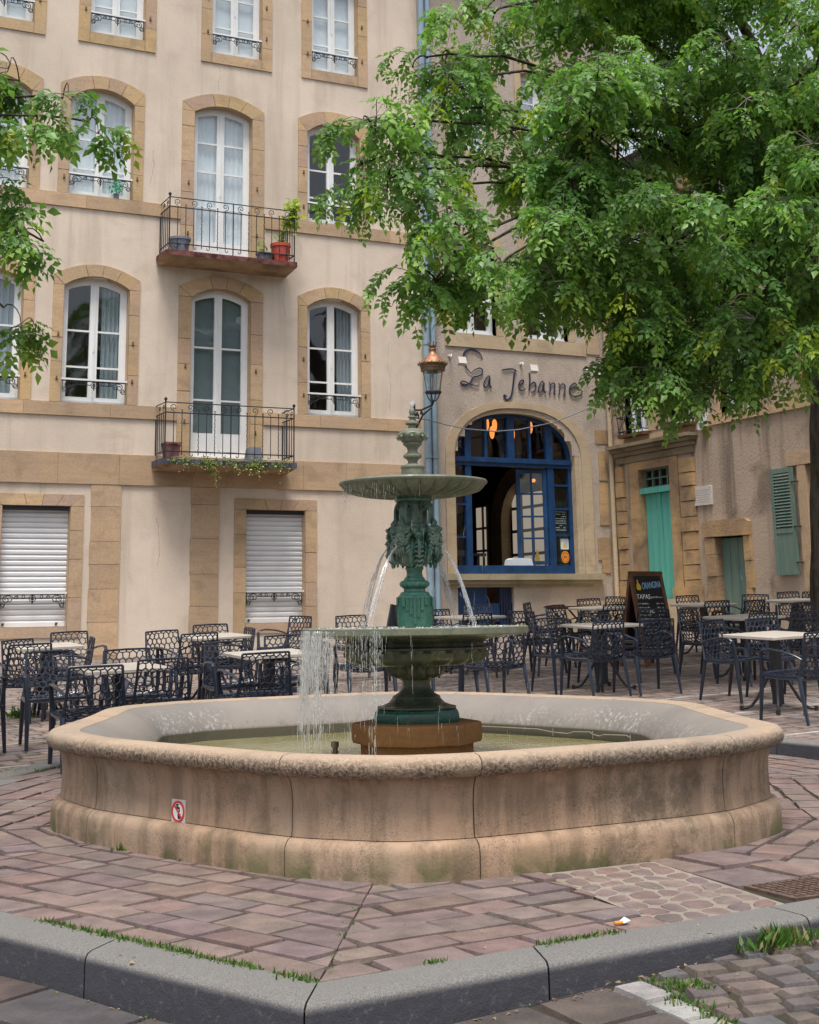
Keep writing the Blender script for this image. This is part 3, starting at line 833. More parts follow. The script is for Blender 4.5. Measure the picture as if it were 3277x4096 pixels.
for i in range(230):
    t = R.uniform(0, 2*PI) if i < 130 else R.gauss(LFT+.7,.5); z = zr-R.uniform(0,.8)
    strand(t, .752+R.gauss(0,.02), z, max(.275, z-R.uniform(.02,.07)), R.uniform(.0006,.0017))
for i in range(130):
    t = R.gauss(LFT+.6,.6) if i < 90 else R.uniform(0,2*PI)
    z = zu(935)-R.uniform(0,.10) if i < 90 else zu(935)-R.uniform(0,.8)
    strand(t, .490, z, z-R.uniform(.015,.05), R.uniform(.0006,.0015), .01)
for i in range(150):
    a = R.uniform(0,2*PI); r = R.gauss(.76,.14)
    mb.ball((FX+r*math.cos(a),FYc+r*math.sin(a),.275+abs(R.gauss(0,.015))), R.uniform(.002,.006), 5, 4)
o = mb.build('falling_water', M['spray'], None, 60, org=(FX,FYc,.3)); o['kind'] = 'stuff'; o['label'] = 'streams and drops of water falling from the fountain basins into the pool'
# froth on the lower basin
mb = MB()
for i in range(420):
    a = R.uniform(0,2*PI); r = .70*math.sqrt(R.random()); 
    mb.ball((FX+r*math.cos(a),FYc+r*math.sin(a),zl(54)+R.uniform(-.004,.006)), (R.uniform(.006,.016),R.uniform(.006,.016),R.uniform(.003,.009)), 6, 4)
o = mb.build('water_froth', M['spray'], None, 60, org=(FX,FYc,zl(54))); o['kind'] = 'stuff'; o['label'] = 'white froth splashing on the lower basin of the fountain'

# brass nozzle and cable in the pool
nz = MB(); nz.lathe([(.019,.1),(.019,.335),(.026,.336),(.027,.365),(.024,.372),(.015,.372)], 14, (3.90,8.98,0)); nz.lathe([(.026,.30),(.026,.31)], 14, (3.90,8.98,0))
tag(nz.build('pipe_nozzle', M['bronze'], None, 35, org=(3.90,8.98,.1)), 'short brass nozzle pipe standing in the pool left of the pedestal', 'nozzle')
cb = MB()
ci = [i for i in range(nR) if RING[i][0] > 5.0 and RING[i][1] > 8.6]
pts = []
for q,i in enumerate(ci):
    p = Vector(RING[i])-NRM[i]*.416; pts.append((p.x,p.y,.315+.012*math.sin(q*1.5)))
cb.tube(pts, .004, 6)
for q in range(0,len(pts),4):
    cb.tube([(pts[q][0],pts[q][1],.28),(pts[q][0],pts[q][1],.335)], .004, 6)
tag(cb.build('cable', M['mortar'], None, 40, org=pts[0]), 'pale light cable clipped along the far inner wall of the basin', 'cable')

# ------------------------------------------------------------------ buildings
TF = lambda u,d,v: (u, FY-d, v)
TL = lambda u,d,v: (u, FY+.03-d, v)
TW = lambda u,d,v: (WX-d, -u, v)
def arch(u0,u1,v0,vs,rise,n=14,power=2):
    pts = [(u0,v0),(u1,v0)]
    for i in range(n+1):
        t = i/n; u = u1+(u0-u1)*t; s = abs(2*t-1)
        pts.append((u, vs + rise*((1-s**power) if power == 2 else math.sqrt(max(0,1-s*s)))))
    return pts
def scroll(pts_c, r0, turns, start, sgn=1, n=18, r1=.25):
    return [(pts_c[0]+r0*(1-(1-r1)*k/n)*math.cos(start+sgn*2*PI*turns*k/n), pts_c[1]+r0*(1-(1-r1)*k/n)*math.sin(start+sgn*2*PI*turns*k/n)) for k in range(n+1)]
def guard(T, u0, u1, v, d, parent, h=.2):
    # white hand bar over a garland of iron scrolls
    mb = MB(T); c = (u0+u1)/2; w = (u1-u0)/2
    L = lambda pts, r=.007, n=6: mb.tube([(p[0], d, p[1]) for p in pts], r, n)
    L([(u0,v-.012),(u1,v-.012)], .009)
    L([(u0+.01,v),(u0+.01,v-h)]); L([(u1-.01,v),(u1-.01,v-h)])
    L(scroll((c,v-.075),.052,1,0,1,16,1)); L([(c,v-.02),(c,v-.165)], .011)
    L(scroll((c,v-.075),.024,1,0,1,12,1))
    for s in (-1,1):
        L([(c+s*.055,v-.075),(c+s*w*.45,v-.075)]); 
        L(scroll((c+s*w*.28,v-.045),.024,1,0,1,12,1), .006)
        L(scroll((c+s*w*.50,v-.05),.036,1.3,PI/2,s,18,.3))
        L([(c+s*w*.45,v-.075),(c+s*w*.58,v-.07),(c+s*w*.68,v-.03),(c+s*w*.78,v-.02)])
        L(scroll((c+s*w*.80,v-.09),.062,1.35,PI*.6 if s>0 else PI*.4,-s,20,.25), .008)
        L([(c+s*w*.62,v-.08),(c+s*w*.66,v-.125),(c+s*w*.74,v-.125)], .008)
        L(scroll((c+s*w*.90,v-h+.045),.036,1.2,PI/2,-s,16,.3))
        L([(c+s*w*.82,v-.15),(c+s*w*.88,v-h+.0),(c+s*(w-.01),v-h)])
    o = mb.build('window_guard', M['iron'], parent, 60)
    b = MB(T); b.box(u0-.03,u1+.03,d-.02,d+.022,v,v+.03); b.build('hand_bar', M['white'], parent)
    return o
def surround(T, root, u0,u1,v0,vs,rise, sw, m, deep=.24, proud=.025, vo=None, ro=None, bot=0.0, pins=True):
    inn = arch(u0,u1,v0,vs,rise); out = arch(u0-sw,u1+sw,v0-bot,vs+sw*.95 if vo is None else vo, rise if ro is None else ro)
    mb = MB(T); tn = lambda: tuple([R.uniform(.90,1.08)]*2+[R.uniform(.86,1.06)])
    mb.side(inn, proud-.004, -deep)
    def block(q, k):     # one dressed stone with slightly eased joints
        cx = sum(a for a,_ in q)/len(q); cz = sum(c for _,c in q)/len(q); e = .004
        f = [(a+(cx-a)*min(.3,e/max(.02,abs(cx-a))) , c+(cz-c)*min(.3,e/max(.02,abs(cz-c)))) for a,c in q]
        d = proud+R.uniform(-.003,.004); n = len(q)
        vs = [(a,d,c) for a,c in f]+[(a,-.02,c) for a,c in f]
        mb.add(vs, [tuple(range(n))]+[(i,(i+1)%n,n+(i+1)%n,n+i) for i in range(n)], tn())
    for a,c in ((u0-sw,u0),(u1,u1+sw)):
        v = v0-bot; i = 0; top = vs
        hs = []
        while v < top-.01:
            h = R.uniform(.42,.72)
            if top-v-h < .25: h = top-v
            block([(a,v),(c,v),(c,v+h),(a,v+h)], i); v += h; i += 1
    if bot > 0: block([(u0,v0-bot),(u1,v0-bot),(u1,v0),(u0,v0)], 0)
    m = len(inn)-2; cuts = [0,3,6,9,m-1] if m > 10 else [0,m-1]
    for i,j in zip(cuts,cuts[1:]):
        q = [out[2+k] for k in range(i,j+1)]+[inn[2+k] for k in range(j,i-1,-1)]
        block(q, 0)
    for s_,e_ in ((2,0),(len(inn)-1,-1)):      # springers
        o,iq = out[s_],inn[s_]
        if o[1] > iq[1]+.02:
            if e_ == 0: block([iq,(o[0],iq[1]),o], 0)
            else: block([(o[0],iq[1]),iq,o], 0)
    return mb
def window(T, root, u0,u1,v0,vs,rise, rows, sw=.2, smat='stone', bot=0.0, deep=.16, left=None, right=None, rail=None, door=False, vo=None, ro=None, name='window'):
    f = MB(T); c = (u0+u1)/2; d0,d1 = -deep-.05,-deep
    o = arch(u0,u1,v0,vs,rise); i = arch(u0+.055,u1-.055,v0+(.05),vs,rise-.05 if rise > .06 else rise-.0)
    if rise < .02: i = arch(u0+.055,u1-.055,v0+.05,vs-.055,0)
    f.frame(o, i, d0-.02, d1+.012)
    a0,a1 = u0+.055,u1-.055
    lf = .062
    def hz(u):   # height of the inner outline at u
        s = abs(2*(u-(u0+.055))/((u1-u0)-.11)-1)
        return (vs + (rise-.05)*(1-s*s)) if rise >= .02 else vs-.055
    b0 = v0+.05; kick = .34 if door else .0
    br = b0+.075+kick
    for x0,x1 in ((a0,a0+lf),(a1-lf,a1),(c-.072,c+.072)):
        q = [(x0,b0),(x1,b0),(x1,hz(x1)+.004),((x0+x1)/2,hz((x0+x1)/2)+.004),(x0,hz(x0)+.004)]
        f.prism(q, d0, d1)
    f.prism([(c-.016,b0),(c+.016,b0),(c+.016,hz(c)-.01),(c-.016,hz(c)-.01)], d1, d1+.018)
    for s in (0,1):
        p0,p1 = (a0+lf,c-.072) if s == 0 else (c+.072,a1-lf)
        f.box(p0,p1,d0+.002,d1-.002,b0,br-.001)
        if door: f.box(p0+.05,p1-.05,d1-.002,d1+.010,b0+.09,br-.09)
        up = [(p0+(p1-p0)*k/6, hz(p0+(p1-p0)*k/6)+.004) for k in range(7)]
        f.prism([(p,q-.075) for p,q in up]+up[::-1], d0+.002, d1-.002)
        for r in rows: f.box(p0,p1,d0+.008,d1-.006,r-.016,r+.016)
    f.box(c-.012,c+.012,d1+.016,d1+.03,(v0+vs)/2-.10,(v0+vs)/2+.02)
    f.box(u0+.004,u1-.004,d1+.013,d1+.05,v0+.004,v0+.05)
    w = f.build(name, M['white'], root)
    gl = MB(T)
    for p0,p1 in ((a0+lf-.01,c-.066),(c+.066,a1-lf+.01)):
        up = [(p0+(p1-p0)*k/6, hz(p0+(p1-p0)*k/6)-.05) for k in range(7)]
        gl.prism([(p0,br-.01),(p1,br-.01)]+up[::-1], d0+.022, d0+.027)
    gl.build('glass', M['glass'], w)
    for side,cm in ((0,left),(1,right)):
        if not cm: continue
        p0,p1 = (u0,c) if side == 0 else (c,u1)
        if isinstance(cm, tuple): cm,fa,fb = cm; p0,p1 = p0+(p1-p0)*fa, p0+(p1-p0)*fb
        cu = MB(T); n = 26; top = vs+rise+.05
        amp = .0 if cm in ('greenblind','blind') else (.010 if cm == 'whitecloth' else .03)
        vs2 = []
        for k in range(n+1):
            u = p0+(p1-p0)*k/n; dd = d0-.045+amp*math.sin(k*1.15+u*9)
            vs2 += [(u,dd,v0+.02),(u,dd+amp*.4*math.sin(k*2.3),top)]
        cu.add(vs2, [(2*k,2*k+2,2*k+3,2*k+1) for k in range(n)])
        cu.build('curtain' if amp else 'blind', M['whitecloth' if cm == 'blind' else cm], w, 0)
    if sw:
        sm = surround(T, root, u0,u1,v0,vs,rise,sw,smat,deep+.07,.024,vo,ro,bot)
        so = sm.build('surround', M[smat], w)
        for e,sg in ((u0-sw*.42,-1),(u1+sw*.42,1)):
            for k in (.2,.55):
                v = v0+(vs-v0)*k+R.uniform(-.08,.08)
                hg = MB(T); hg.box(e-.012,e+.012,.022,.05,v-.035,v+.02); hg.box(e-.02,e+.02,.022,.034,v-.05,v-.03); hg.build('shutter_hook', M['bronze'], w)
    if rail: guard(T, u0+.02, u1-.02, rail, .02-.03, w)
    return w
def wall_grid(T, mb, u0,u1,v0,v1, holes, d=0.0, back=-.24, bare=()):
    us = sorted(set([u0,u1]+[x for h in holes for x in h[:2]])); vs_ = sorted(set([v0,v1]+[x for h in holes for x in h[2:]]))
    us = [x for x in us if u0 <= x <= u1]; vs_ = [x for x in vs_ if v0 <= x <= v1]
    for a,b in zip(us,us[1:]):
        for c,e in zip(vs_,vs_[1:]):
            m = ((a+b)/2,(c+e)/2)
            if any(h[0] < m[0] < h[1] and h[2] < m[1] < h[3] for h in holes): continue
            mb.add([(a,d,c),(b,d,c),(b,d,e),(a,d,e)], [(0,1,2,3)])
    for h in holes:
        if h in bare: continue
        a,b,c,e = h
        mb.add([(a,d,c),(b,d,c),(b,d,e),(a,d,e),(a,back,c),(b,back,c),(b,back,e),(a,back,e)], [(0,1,5,4),(1,2,6,5),(2,3,7,6),(3,0,4,7)])

# --- cream house on the left
hA = thing('house', 'cream rendered four-storey house with yellow stone window surrounds and two iron balconies', 'house', (7.6,FY+3,.3))
UL, UR = -4.0, 12.42
holes = []
C2 = [(3.44,4.57),(5.26,6.41),(7.55,8.68),(9.80,10.90)]
C1 = [(3.50,4.55),(5.55,6.57),(7.86,8.86),(9.89,10.88)]
for k,(a,b) in enumerate(C2):
    holes.append((a-.06,b+.06,(7.45 if k == 2 else 8.53),10.56))
    holes.append((a-.06,b+.06,(3.95 if k == 2 else 4.83),7.05))
for a,b in C1: holes.append((a-.05,b+.05,11.62,13.85))
GR = [(4.38,5.50),(8.63,9.76)]
for a,b in GR: holes.append((a-.05,b+.05,1.08,3.10))
mb = MB(TF)
wall_grid(TF, mb, UL, UR, -.8, 15.2, holes)
mb.box(UL,UL+.3,-9,-.25,-.8,15.2); mb.box(UR-.3,UR,-9,-.25,-.8,15.2); mb.box(UL,UR,-9.3,-9,-.8,15.2); mb.box(UL,UR,-9,-.25,15.0,15.2); mb.box(UL+.3,UR-.3,-9,-.26,.1,.3)
mb.build('wall', M['plaster'], hA, fixn=False)
mb = MB(TF); mb.prism([(0,0),(1,1),(0,1)],0,.01) if False else None
mb.add([(UL-.3,.5,15.2),(UR,.5,15.2),(UR,-4.5,18.5),(UL-.3,-4.5,18.5),(UL-.3,-9.6,15.2),(UR,-9.6,15.2),(UL-.3,.5,15.3),(UR,.5,15.3),(UR,-4.5,18.6),(UL-.3,-4.5,18.6)],[(0,1,2,3),(3,2,5,4),(0,1,7,6),(6,7,8,9)])
mb.build('roof', M['brown'], hA)
for a,b,v0_,v1_ in ((UL,7.31,4.60,4.828),(UL,7.31,8.29,8.528),(8.94,12.14,4.60,4.828),(8.94,12.14,8.29,8.528)):
    mb = MB(TF)
    u = a
    while u < b-.01:
        w_ = min(R.uniform(.9,1.7), b-u); w_ = b-u if b-u-w_ < .5 else w_
        mb.box(u+.002,u+w_-.002,-.02,.032+R.uniform(-.002,.003),v0_,v1_,tuple([R.uniform(.88,1.1)]*3))
        u += w_
    mb.build('string_course', M['stone'], hA)
mb = MB(TF); u = UL
while u < 12.13:
    w_ = min(R.uniform(.7,1.4), 12.14-u); mb.box(u+.002,u+w_-.002,-.02,.034+R.uniform(-.002,.003),3.445,3.965,tuple([R.uniform(.86,1.1)]*3)); u += w_
mb.build('string_course', M['stone'], hA)
for a,b in ((5.84,6.36),(7.60,8.12),(2.2,2.75)):
    mb = MB(TF); v = -.5; k = 0
    while v < 3.44:
        h = min(R.uniform(.38,.62), 3.444-v)
        mb.box(a+(.0 if k%2 else .012),b-(.0 if k%2 else .0),-.02,.022+.002*(k%3),v,v+h-.006,tuple([R.uniform(.82,1.1)]*3)); v += h; k += 1
    mb.build('pilaster', M['stone'], hA)
# windows of the upper rows
for k,(a,b) in enumerate(C1):
    w = window(TF, hA, a,b,11.62,13.55,.17,(12.22,12.82,13.35), .21,'stone',.21, left='blind', right='blind', rail=12.0)
for k,(a,b) in enumerate(C2):
    if k == 2:
        window(TF, hA, a,b,7.50,10.40,.16,(8.62,9.30,9.86), .24,'stone', left=('whitecloth',0,1), right=('whitecloth',0,1), door=True, vo=10.57,ro=.24,name='balcony_door')
        window(TF, hA, a,b,3.96,6.86,.19,(5.02,5.98), .24,'stone', left='greenblind', right='greenblind', door=True, vo=7.05,ro=.24,name='balcony_door')
    else:
        window(TF, hA, a,b,8.53,10.33,.22,(9.07,9.62), .19,'stone', left=('whitecloth',0,1) if k<2 else None, right=('whitecloth',0,1) if k<2 else None, rail=8.90, vo=10.58,ro=.22)
        window(TF, hA, a,b,4.83,6.88,.19,(5.48,6.12), .19,'stone', left=None if k else 'greycloth', right=('greycloth',.28,1) if k else 'greycloth', rail=5.22, vo=7.06,ro=.23)
for a,b in GR:
    mb = MB(TF); v0,v1 = 1.10,3.06; n = 22; h = (v1-v0)/n
    pr = []
    for i in range(n):
        z = v0+i*h; pr += [(-.155,z),(-.138,z+h*.25),(-.136,z+h*.65),(-.150,z+h*.93),(-.166,z+h*.95)]
    vs = [(u,d,z) for d,z in pr for u in (a,b)]
    mb.add(vs, [(2*i,2*i+1,2*i+3,2*i+2) for i in range(len(pr)-1)])
    mb.box(a,b,-.17,-.128,v0-.03,v0+.05); 
    w = mb.build('roller_shutter', M['shutter'], hA, fixn=False)
    lk = MB(TF)
    for u in (a+.09,b-.16): lk.tube([(u,-.12,v0+.02),(u+.035,-.10,v0+.05)], .012, 6); lk.tube([(u+.03,-.12,v0+.02),(u,-.10,v0+.05)], .009, 6)
    lk.build('shutter_lock', M['darkmetal'], w)
    surround(TF, hA, a,b,1.09,3.065,0,.23,'stone',.30,.02,vo=3.265,ro=0,bot=.185).build('surround', M['stone'], w)
    sb = MB(TF); sb.box(a,b,-.155,-.05,2.995,3.062); sb.build('shutter_box', M['darkmetal'], w)
    guard(TF, a+.03, b-.03, 1.62, -.06, w, .22)
# balconies
def balcony(v, top, bot, front, nm, m):
    x0,x1 = 6.87,9.37
    mb = MB()
    ol = [(x0,FY-.034),(x0,FY-.5),(x0+.02,FY-.63),(x1-.02,FY-.63),(x1,FY-.5),(x1,FY-.034)]
    il = [(x0+.02,FY-.034),(x0+.16,FY-.40),(x0+.2,FY-.46),(x1-.2,FY-.46),(x1-.16,FY-.40),(x1-.02,FY-.034)]
    n = 6; vs = [(x,y,top) for x,y in ol]+[(x,y,bot) for x,y in ol]
    mb.add(vs, [tuple(range(n))]+[(i,i+1,n+i+1,n+i) for i in range(n-1)]+[(n-1,0,n,2*n-1)])
    sl = mb.build('balcony', m, hA)
    ub = MB(); vs = [(x,y,bot) for x,y in ol]+[(x,y,bot-.075) for x,y in il]
    ub.add(vs, [(i,i+1,n+i+1,n+i) for i in range(n-1)]+[tuple(n+i for i in range(n))]); ub.build('underside', M['slabunder'], sl)
    rb = MB(); X0,X1,Y = 6.94,9.31,FY-.58; zb = top+.04; z1,z2,z3 = top+.13, top+.80, top+.975
    cor = [(X0,FY-.02),(X0,Y),(X1,Y),(X1,FY-.02)]
    for z,r in ((z1,.011),(z2,.011),(z3,.010)):
        for p,q in zip(cor,cor[1:]): rb.tube([(*p,z),(*q,z)], r, 6)
    for p in cor: rb.tube([(*p,top-.0),(*p,z3)], .013, 6)
    for p in cor[1:3]: rb.lathe([(.012,0),(.014,.02),(.028,.045),(.032,.06),(.018,.075),(.004,.09)], 10, (*p,z3))
    nb = 15
    for i in range(1,nb+1):
        x = X0+(X1-X0)*i/(nb+1); s = 1 if (i//2)%2 else -1
        if i == 8: rb.tube([(x,Y,top),(x,Y,z3)], .011, 6); continue
        if i % 2 == 1:
            rb.tube([(x,Y,z1-.05),(x,Y,z2+.01)], .0075, 6)
            rb.tube([(x,Y,z2+.01)]+[(x+s*(-.052+p), Y, q) for p,q in [(.05,z2+.03)]]+[(x+p*s-.0, Y, q) for p,q in scroll((.0,z2+.095),.062,1.25,-PI*.35,1,18,.22)], .0065, 6)
            rb.tube([(x+p*s,Y,q) for p,q in scroll((.028,z1-.05),.028,.62,PI,1,8,.7)], .0065, 6)
        else:
            tw = [(x+.004*math.sin(k*1.9),Y+.004*math.cos(k*1.9),z1-.06+(z2+.05-z1+.06)*k/26) for k in range(27)]
            rb.tube(tw, [.0065+.003*(k%2) for k in range(27)], 5)
            rb.tube([(x-.018,Y,z2+.055),(x+.018,Y,z2+.048)], .007, 5)
    for X in (X0,X1):
        for i in range(1,5):
            y = Y+(FY-.02-Y)*i/5
            rb.tube([(X,y,z1-.05),(X,y,z2+.01)], .0075, 6)
            if i%2: rb.tube([(X,y,z2)]+[(X,y+p,q) for p,q in scroll((0,z2+.095),.055,1.25,-PI*.35,1,14,.25)], .0065, 6)
    rb.build('railing', M['iron'], sl, 60)
    return sl
balcony(3, 3.86, 3.765, 0, 'b', M['slabedge'])
balcony(7, 7.54, 7.45, 0, 'b', M['redslab'])
# cracks in the render
for pts in (((8.02,10.86),(8.0,11.05),(8.05,11.2),(8.02,11.38)),((9.35,7.2),(9.32,6.9),(9.38,6.6)),((6.75,8.9),(6.8,9.25),(6.77,9.6)),((4.95,3.2),(5.0,3.32),(4.97,3.43)),((11.5,6.3),(11.46,5.9),(11.52,5.5),(11.5,4.9)),((7.0,2.9),(7.06,2.5),(7.03,2.0))):
    mb = MB(TF); q = []
    for (a0,c0),(a1,c1) in zip(pts,pts[1:]):
        for k in range(6): q.append((a0+(a1-a0)*k/6+R.uniform(-.012,.012), .0, c0+(c1-c0)*k/6))
    mb.tube(q, [R.uniform(.0008,.0022) for _ in q], 4); mb.build('crack', M['joint'], hA)
# drainpipes
for u,r in ((12.255,.068),(12.405,.058)):
    mb = MB(TF); mb.tube([(u,.10,z) for z in (.2,5,10,15.1)], r, 14)
    for z in (2.2,4.1,6.3,8.6,10.2,12.7,14.4): mb.lathe([(r,0),(r+.012,.01),(r+.012,.05),(r,.06)], 14, (u,.10,z)) if False else mb.tube([(u,.10,z),(u,.10,z+.05)], r+.011, 14)
    mb.build('drainpipe', M['pipe'], hA, 50)

# --- restaurant house
hB = thing('house', 'greyish roughcast house with the arched blue restaurant window and painted lettering', 'house', (14.5,FY+3,.6))
u0,u1 = 12.42,WX
AO = lambda u, a0=12.905, a1=15.655, vs=4.15, rise=.93, p=2.3: vs + rise*max(0,1-abs(2*(u-a0)/(a1-a0)-1)**p)**(1/p)
def barch(a0,a1,v0,vs,rise,p=2.3,n=28):
    pts = [(a0,v0),(a1,v0)]
    for i in range(n+1):
        t = PI*i/n; c,s = math.cos(t),math.sin(t)
        x = (a0+a1)/2+(a1-a0)/2*math.copysign(abs(c)**(2/p),c); pts.append((x, vs+rise*abs(s)**(2/p)))
    return pts
hol = [(12.93,13.90,6.62,8.55),(14.63,15.60,6.62,8.55),(12.94,13.88,10.45,12.42),(14.66,15.60,10.45,12.42)]
steps = 18
for i in range(steps):
    a = 12.905-.10+(2.75+.2)*i/steps; b = a+2.95/steps
    m = min(AO(max(12.906,a)), AO(min(15.654,b)))
    hol.append((a,b,1.92,m+.075))
hol.append((12.90,14.13,.2,1.72))
mb = MB(TL)
wall_grid(TL, mb, u0,u1,-.5,15.0,hol,0,-.3,hol[4:-1])
mb.box(u0,u0+.06,-9,-.31,-.5,15.0); mb.box(u1+.4,u1+.6,-9,-.01,-.5,15.0); mb.box(u0,u1+.6,-9.2,-9,-.5,15.0); mb.box(u0,u1+.6,-9,-.31,14.8,15.0); mb.box(u0+.06,u1+.4,-9,-.32,5.55,5.7)
mb.build('wall', M['rough'], hB, fixn=False)
mb = MB(TL); mb.add([(u0,.5,15.0),(u1+.6,.5,15.0),(u1+.6,-4.5,16.5),(u0,-4.5,16.5),(u0,-9.4,15.0),(u1+.6,-9.4,15.0)],[(0,1,2,3),(3,2,5,4)]); mb.build('roof', M['brown'], hB)
for a,b in ((12.93,13.90),(14.63,15.60)):
    window(TL, hB, a,b,6.62,8.45,.06,(7.25,7.85), .16,'stone2', rail=7.28, vo=8.68, ro=.05, bot=0)
for a,b in ((12.94,13.88),(14.66,15.60)):
    window(TL, hB, a,b,10.45,12.33,.05,(11.1,11.75), .16,'stone2', left='whitecloth', right='whitecloth', rail=11.1, vo=12.6, ro=.06, bot=.16)
mb = MB(TL); mb.box(12.73,16.02,-.02,.03,6.345,6.615); mb.build('string_course', M['stone2'], hB)
mb = MB(TL); mb.box(16.04,16.35,-.02,.022,6.40,7.2); mb.build('quoin', M['stone2'], hB)
# right corner quoins, timber post
mb = MB(TL)
for k,(a,v,h,w) in enumerate(((16.16,4.55,.28,.3),(16.2,2.9,.85,.22),(16.12,2.2,.45,.3),(16.2,1.95,.25,.2),(16.22,3.8,.6,.2))):
    mb.box(a,a+w,-.02,.018+.002*k,v,v+h)
mb.build('quoin', M['stone3'], hB)
# arched opening
mb = MB(TL)
inn = barch(12.905,15.655,1.93,4.15,.93); out = barch(12.68,16.03,1.93,4.15,1.155)
mid = barch(12.875,15.80,1.93,4.15,1.03)
mb.ring(out, mid, .03); mb.side(out,.03,-.02); mb.side(mid,.03,-.005); mb.ring(mid,inn,-.005); mb.side(inn,-.005,-.32)
fa = mb.build('arch_surround', M['stone2'], hB)
mb = MB(TL); mb.box(12.58,16.18,-.02,.17,1.815,1.93); mb.box(12.62,16.1,-.02,.11,1.735,1.812); mb.box(12.70,15.95,-.02,.05,1.68,1.733)
mb.build('ledge', stone('mossy_ledge', (.36,.31,.22), (.28,.25,.165), (.13,.13,.06), .6, .5), hB)
fr = MB(TL); D0,D1 = -.24,-.15
fi = barch(12.985,15.575,2.03,4.15,.86); fr.frame(inn,fi,D0,D1)
fr.box(12.93,15.63,D0-.01,D1+.03,4.03,4.20); fr.box(12.93,15.63,D1+.03,D1+.06,4.10,4.19)
fr.box(12.95,15.62,D0,D1+.02,1.94,2.10)
for a,b in ((13.20,13.335),(14.17,14.33),(15.07,15.22)):
    fr.box(a,b,D0+.005,D1+.01,4.19,AO((a+b)/2,12.985,15.575,4.15,.86)+.03)
for a,b in ((13.66,13.72),(14.68,14.73)):
    fr.box(a,b,D0+.01,D1-.01,4.19,AO((a+b)/2,12.985,15.575,4.15,.86)+.02)
fr.box(13.20,13.33,D0+.005,D1+.01,2.09,4.04); fr.box(15.08,15.23,D0+.005,D1+.01,2.09,4.04)
for v in (2.62,3.25): fr.box(12.97,13.21,D0+.02,D1-.01,v,v+.04)
for v in (2.68,3.20,3.72-.05): fr.box(15.22,15.60,D0+.02,D1-.01,v,v+.04)
fo = fr.build('restaurant_window', M['blue'], hB)
gl = MB(TL)
gl.prism([(13.335,4.2),(15.07,4.2)]+[(15.07-(15.07-13.335)*k/10, AO(15.07-(15.07-13.335)*k/10,12.985,15.575,4.15,.86)) for k in range(11)], -.21,-.205)
gl.prism([(12.98,4.2),(13.2,4.2),(13.2,AO(13.2,12.985,15.575,4.15,.86)),(13.1,AO(13.1,12.985,15.575,4.15,.86)),(12.99,4.25)],-.21,-.205)
gl.prism([(15.22,4.2),(15.57,4.2),(15.56,4.3),(15.45,AO(15.45,12.985,15.575,4.15,.86)),(15.22,AO(15.22,12.985,15.575,4.15,.86))],-.21,-.205)
gl.box(12.98,13.2,-.21,-.205,2.10,4.03); gl.box(15.23,15.58,-.21,-.205,2.10,4.03)
gl.build('glass', M['glass'], fo)
# inward opened casement
Lr = Matrix.Rotation(-.35,4,'Z')
def TC(u,d,v):
    p = Lr@Vector((u,-d,0)); return (15.08+p.x, FY+.03+.2+p.y, v)
cs = MB(TC)
for a,b in ((-.62,-.54),(-.08,0)): cs.box(a,b,-.025,.025,2.12,4.0)
for v in (2.12,3.93): cs.box(-.62,0,-.024,.024,v,v+.07)
cs.box(-.33,-.29,-.018,.018,2.15,3.96)
for v in (2.62,3.05,3.5): cs.box(-.6,-.02,-.016,.016,v,v+.035)
co = cs.build('open_casement', M['blue'], hB)
cg = MB(TC); cg.box(-.56,-.06,-.004,.002,2.17,3.94); cg.build('glass', M['glass'], co)
# inside of the restaurant
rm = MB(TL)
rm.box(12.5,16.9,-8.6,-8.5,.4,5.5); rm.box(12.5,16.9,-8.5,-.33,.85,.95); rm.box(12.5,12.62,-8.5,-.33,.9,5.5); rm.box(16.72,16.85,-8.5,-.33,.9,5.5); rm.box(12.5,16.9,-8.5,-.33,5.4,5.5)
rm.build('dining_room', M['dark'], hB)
TI = lambda u,d,v: (16.70-d, -u, v)      # the inner side wall, seen through the open window
ia = MB(TI); o1 = barch(-28.7,-25.7,.96,3.2,1.3,2.1); i1_ = barch(-28.22,-26.18,.96,3.2,.92,2.1)
ia.frame(o1,i1_,.0,.25); ia.build('inner_arch', M['stone2'], hB)
bw = MB(TI)
for a,b in ((-28.1,-27.72),(-27.62,-27.24),(-27.14,-26.76),(-26.66,-26.3)):
    for v0,v1 in ((1.9,2.45),(2.52,2.98),(3.05,3.5),(3.57,3.85)): bw.box(a,b,.012,.02,v0,v1)
bw.build('back_window', M['backlight'], hB); bw = MB(TI)
for a,b in ((-29.8,-29.55),(-29.42,-29.34)):
    for v0,v1 in ((1.9,2.62),(2.68,3.15),(3.21,3.68)): bw.box(a,b,.012,.02,v0,v1)
bw.build('back_window', M['backlight'], hB)
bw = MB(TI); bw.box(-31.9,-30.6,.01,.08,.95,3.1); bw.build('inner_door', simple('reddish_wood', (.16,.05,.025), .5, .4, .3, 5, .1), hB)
bd = MB(TL)
bd.box(12.92,13.57,-.12,-.07,.3,1.70); bd.box(13.10,15.00,-.07,-.06,1.05,1.36); bd.box(13.08,15.02,-.07,-.064,1.03,1.38)
bd.build('cellar_door', M['blue'], hB)
bd = MB(TL); bd.box(13.84,14.11,-.12,-.06,.3,1.70)
for k in range(4): bd.box(13.86+.062*k,13.90+.062*k,-.06,-.05,.35,1.66)
bd.build('cellar_shutter', M['navy'], hB)
bd = MB(TL); bd.box(13.56,13.85,-.9,-.85,.2,1.7); bd.box(12.9,14.13,-.28,-.14,.2,.31); bd.build('cellar_opening', M['dark'], hB)
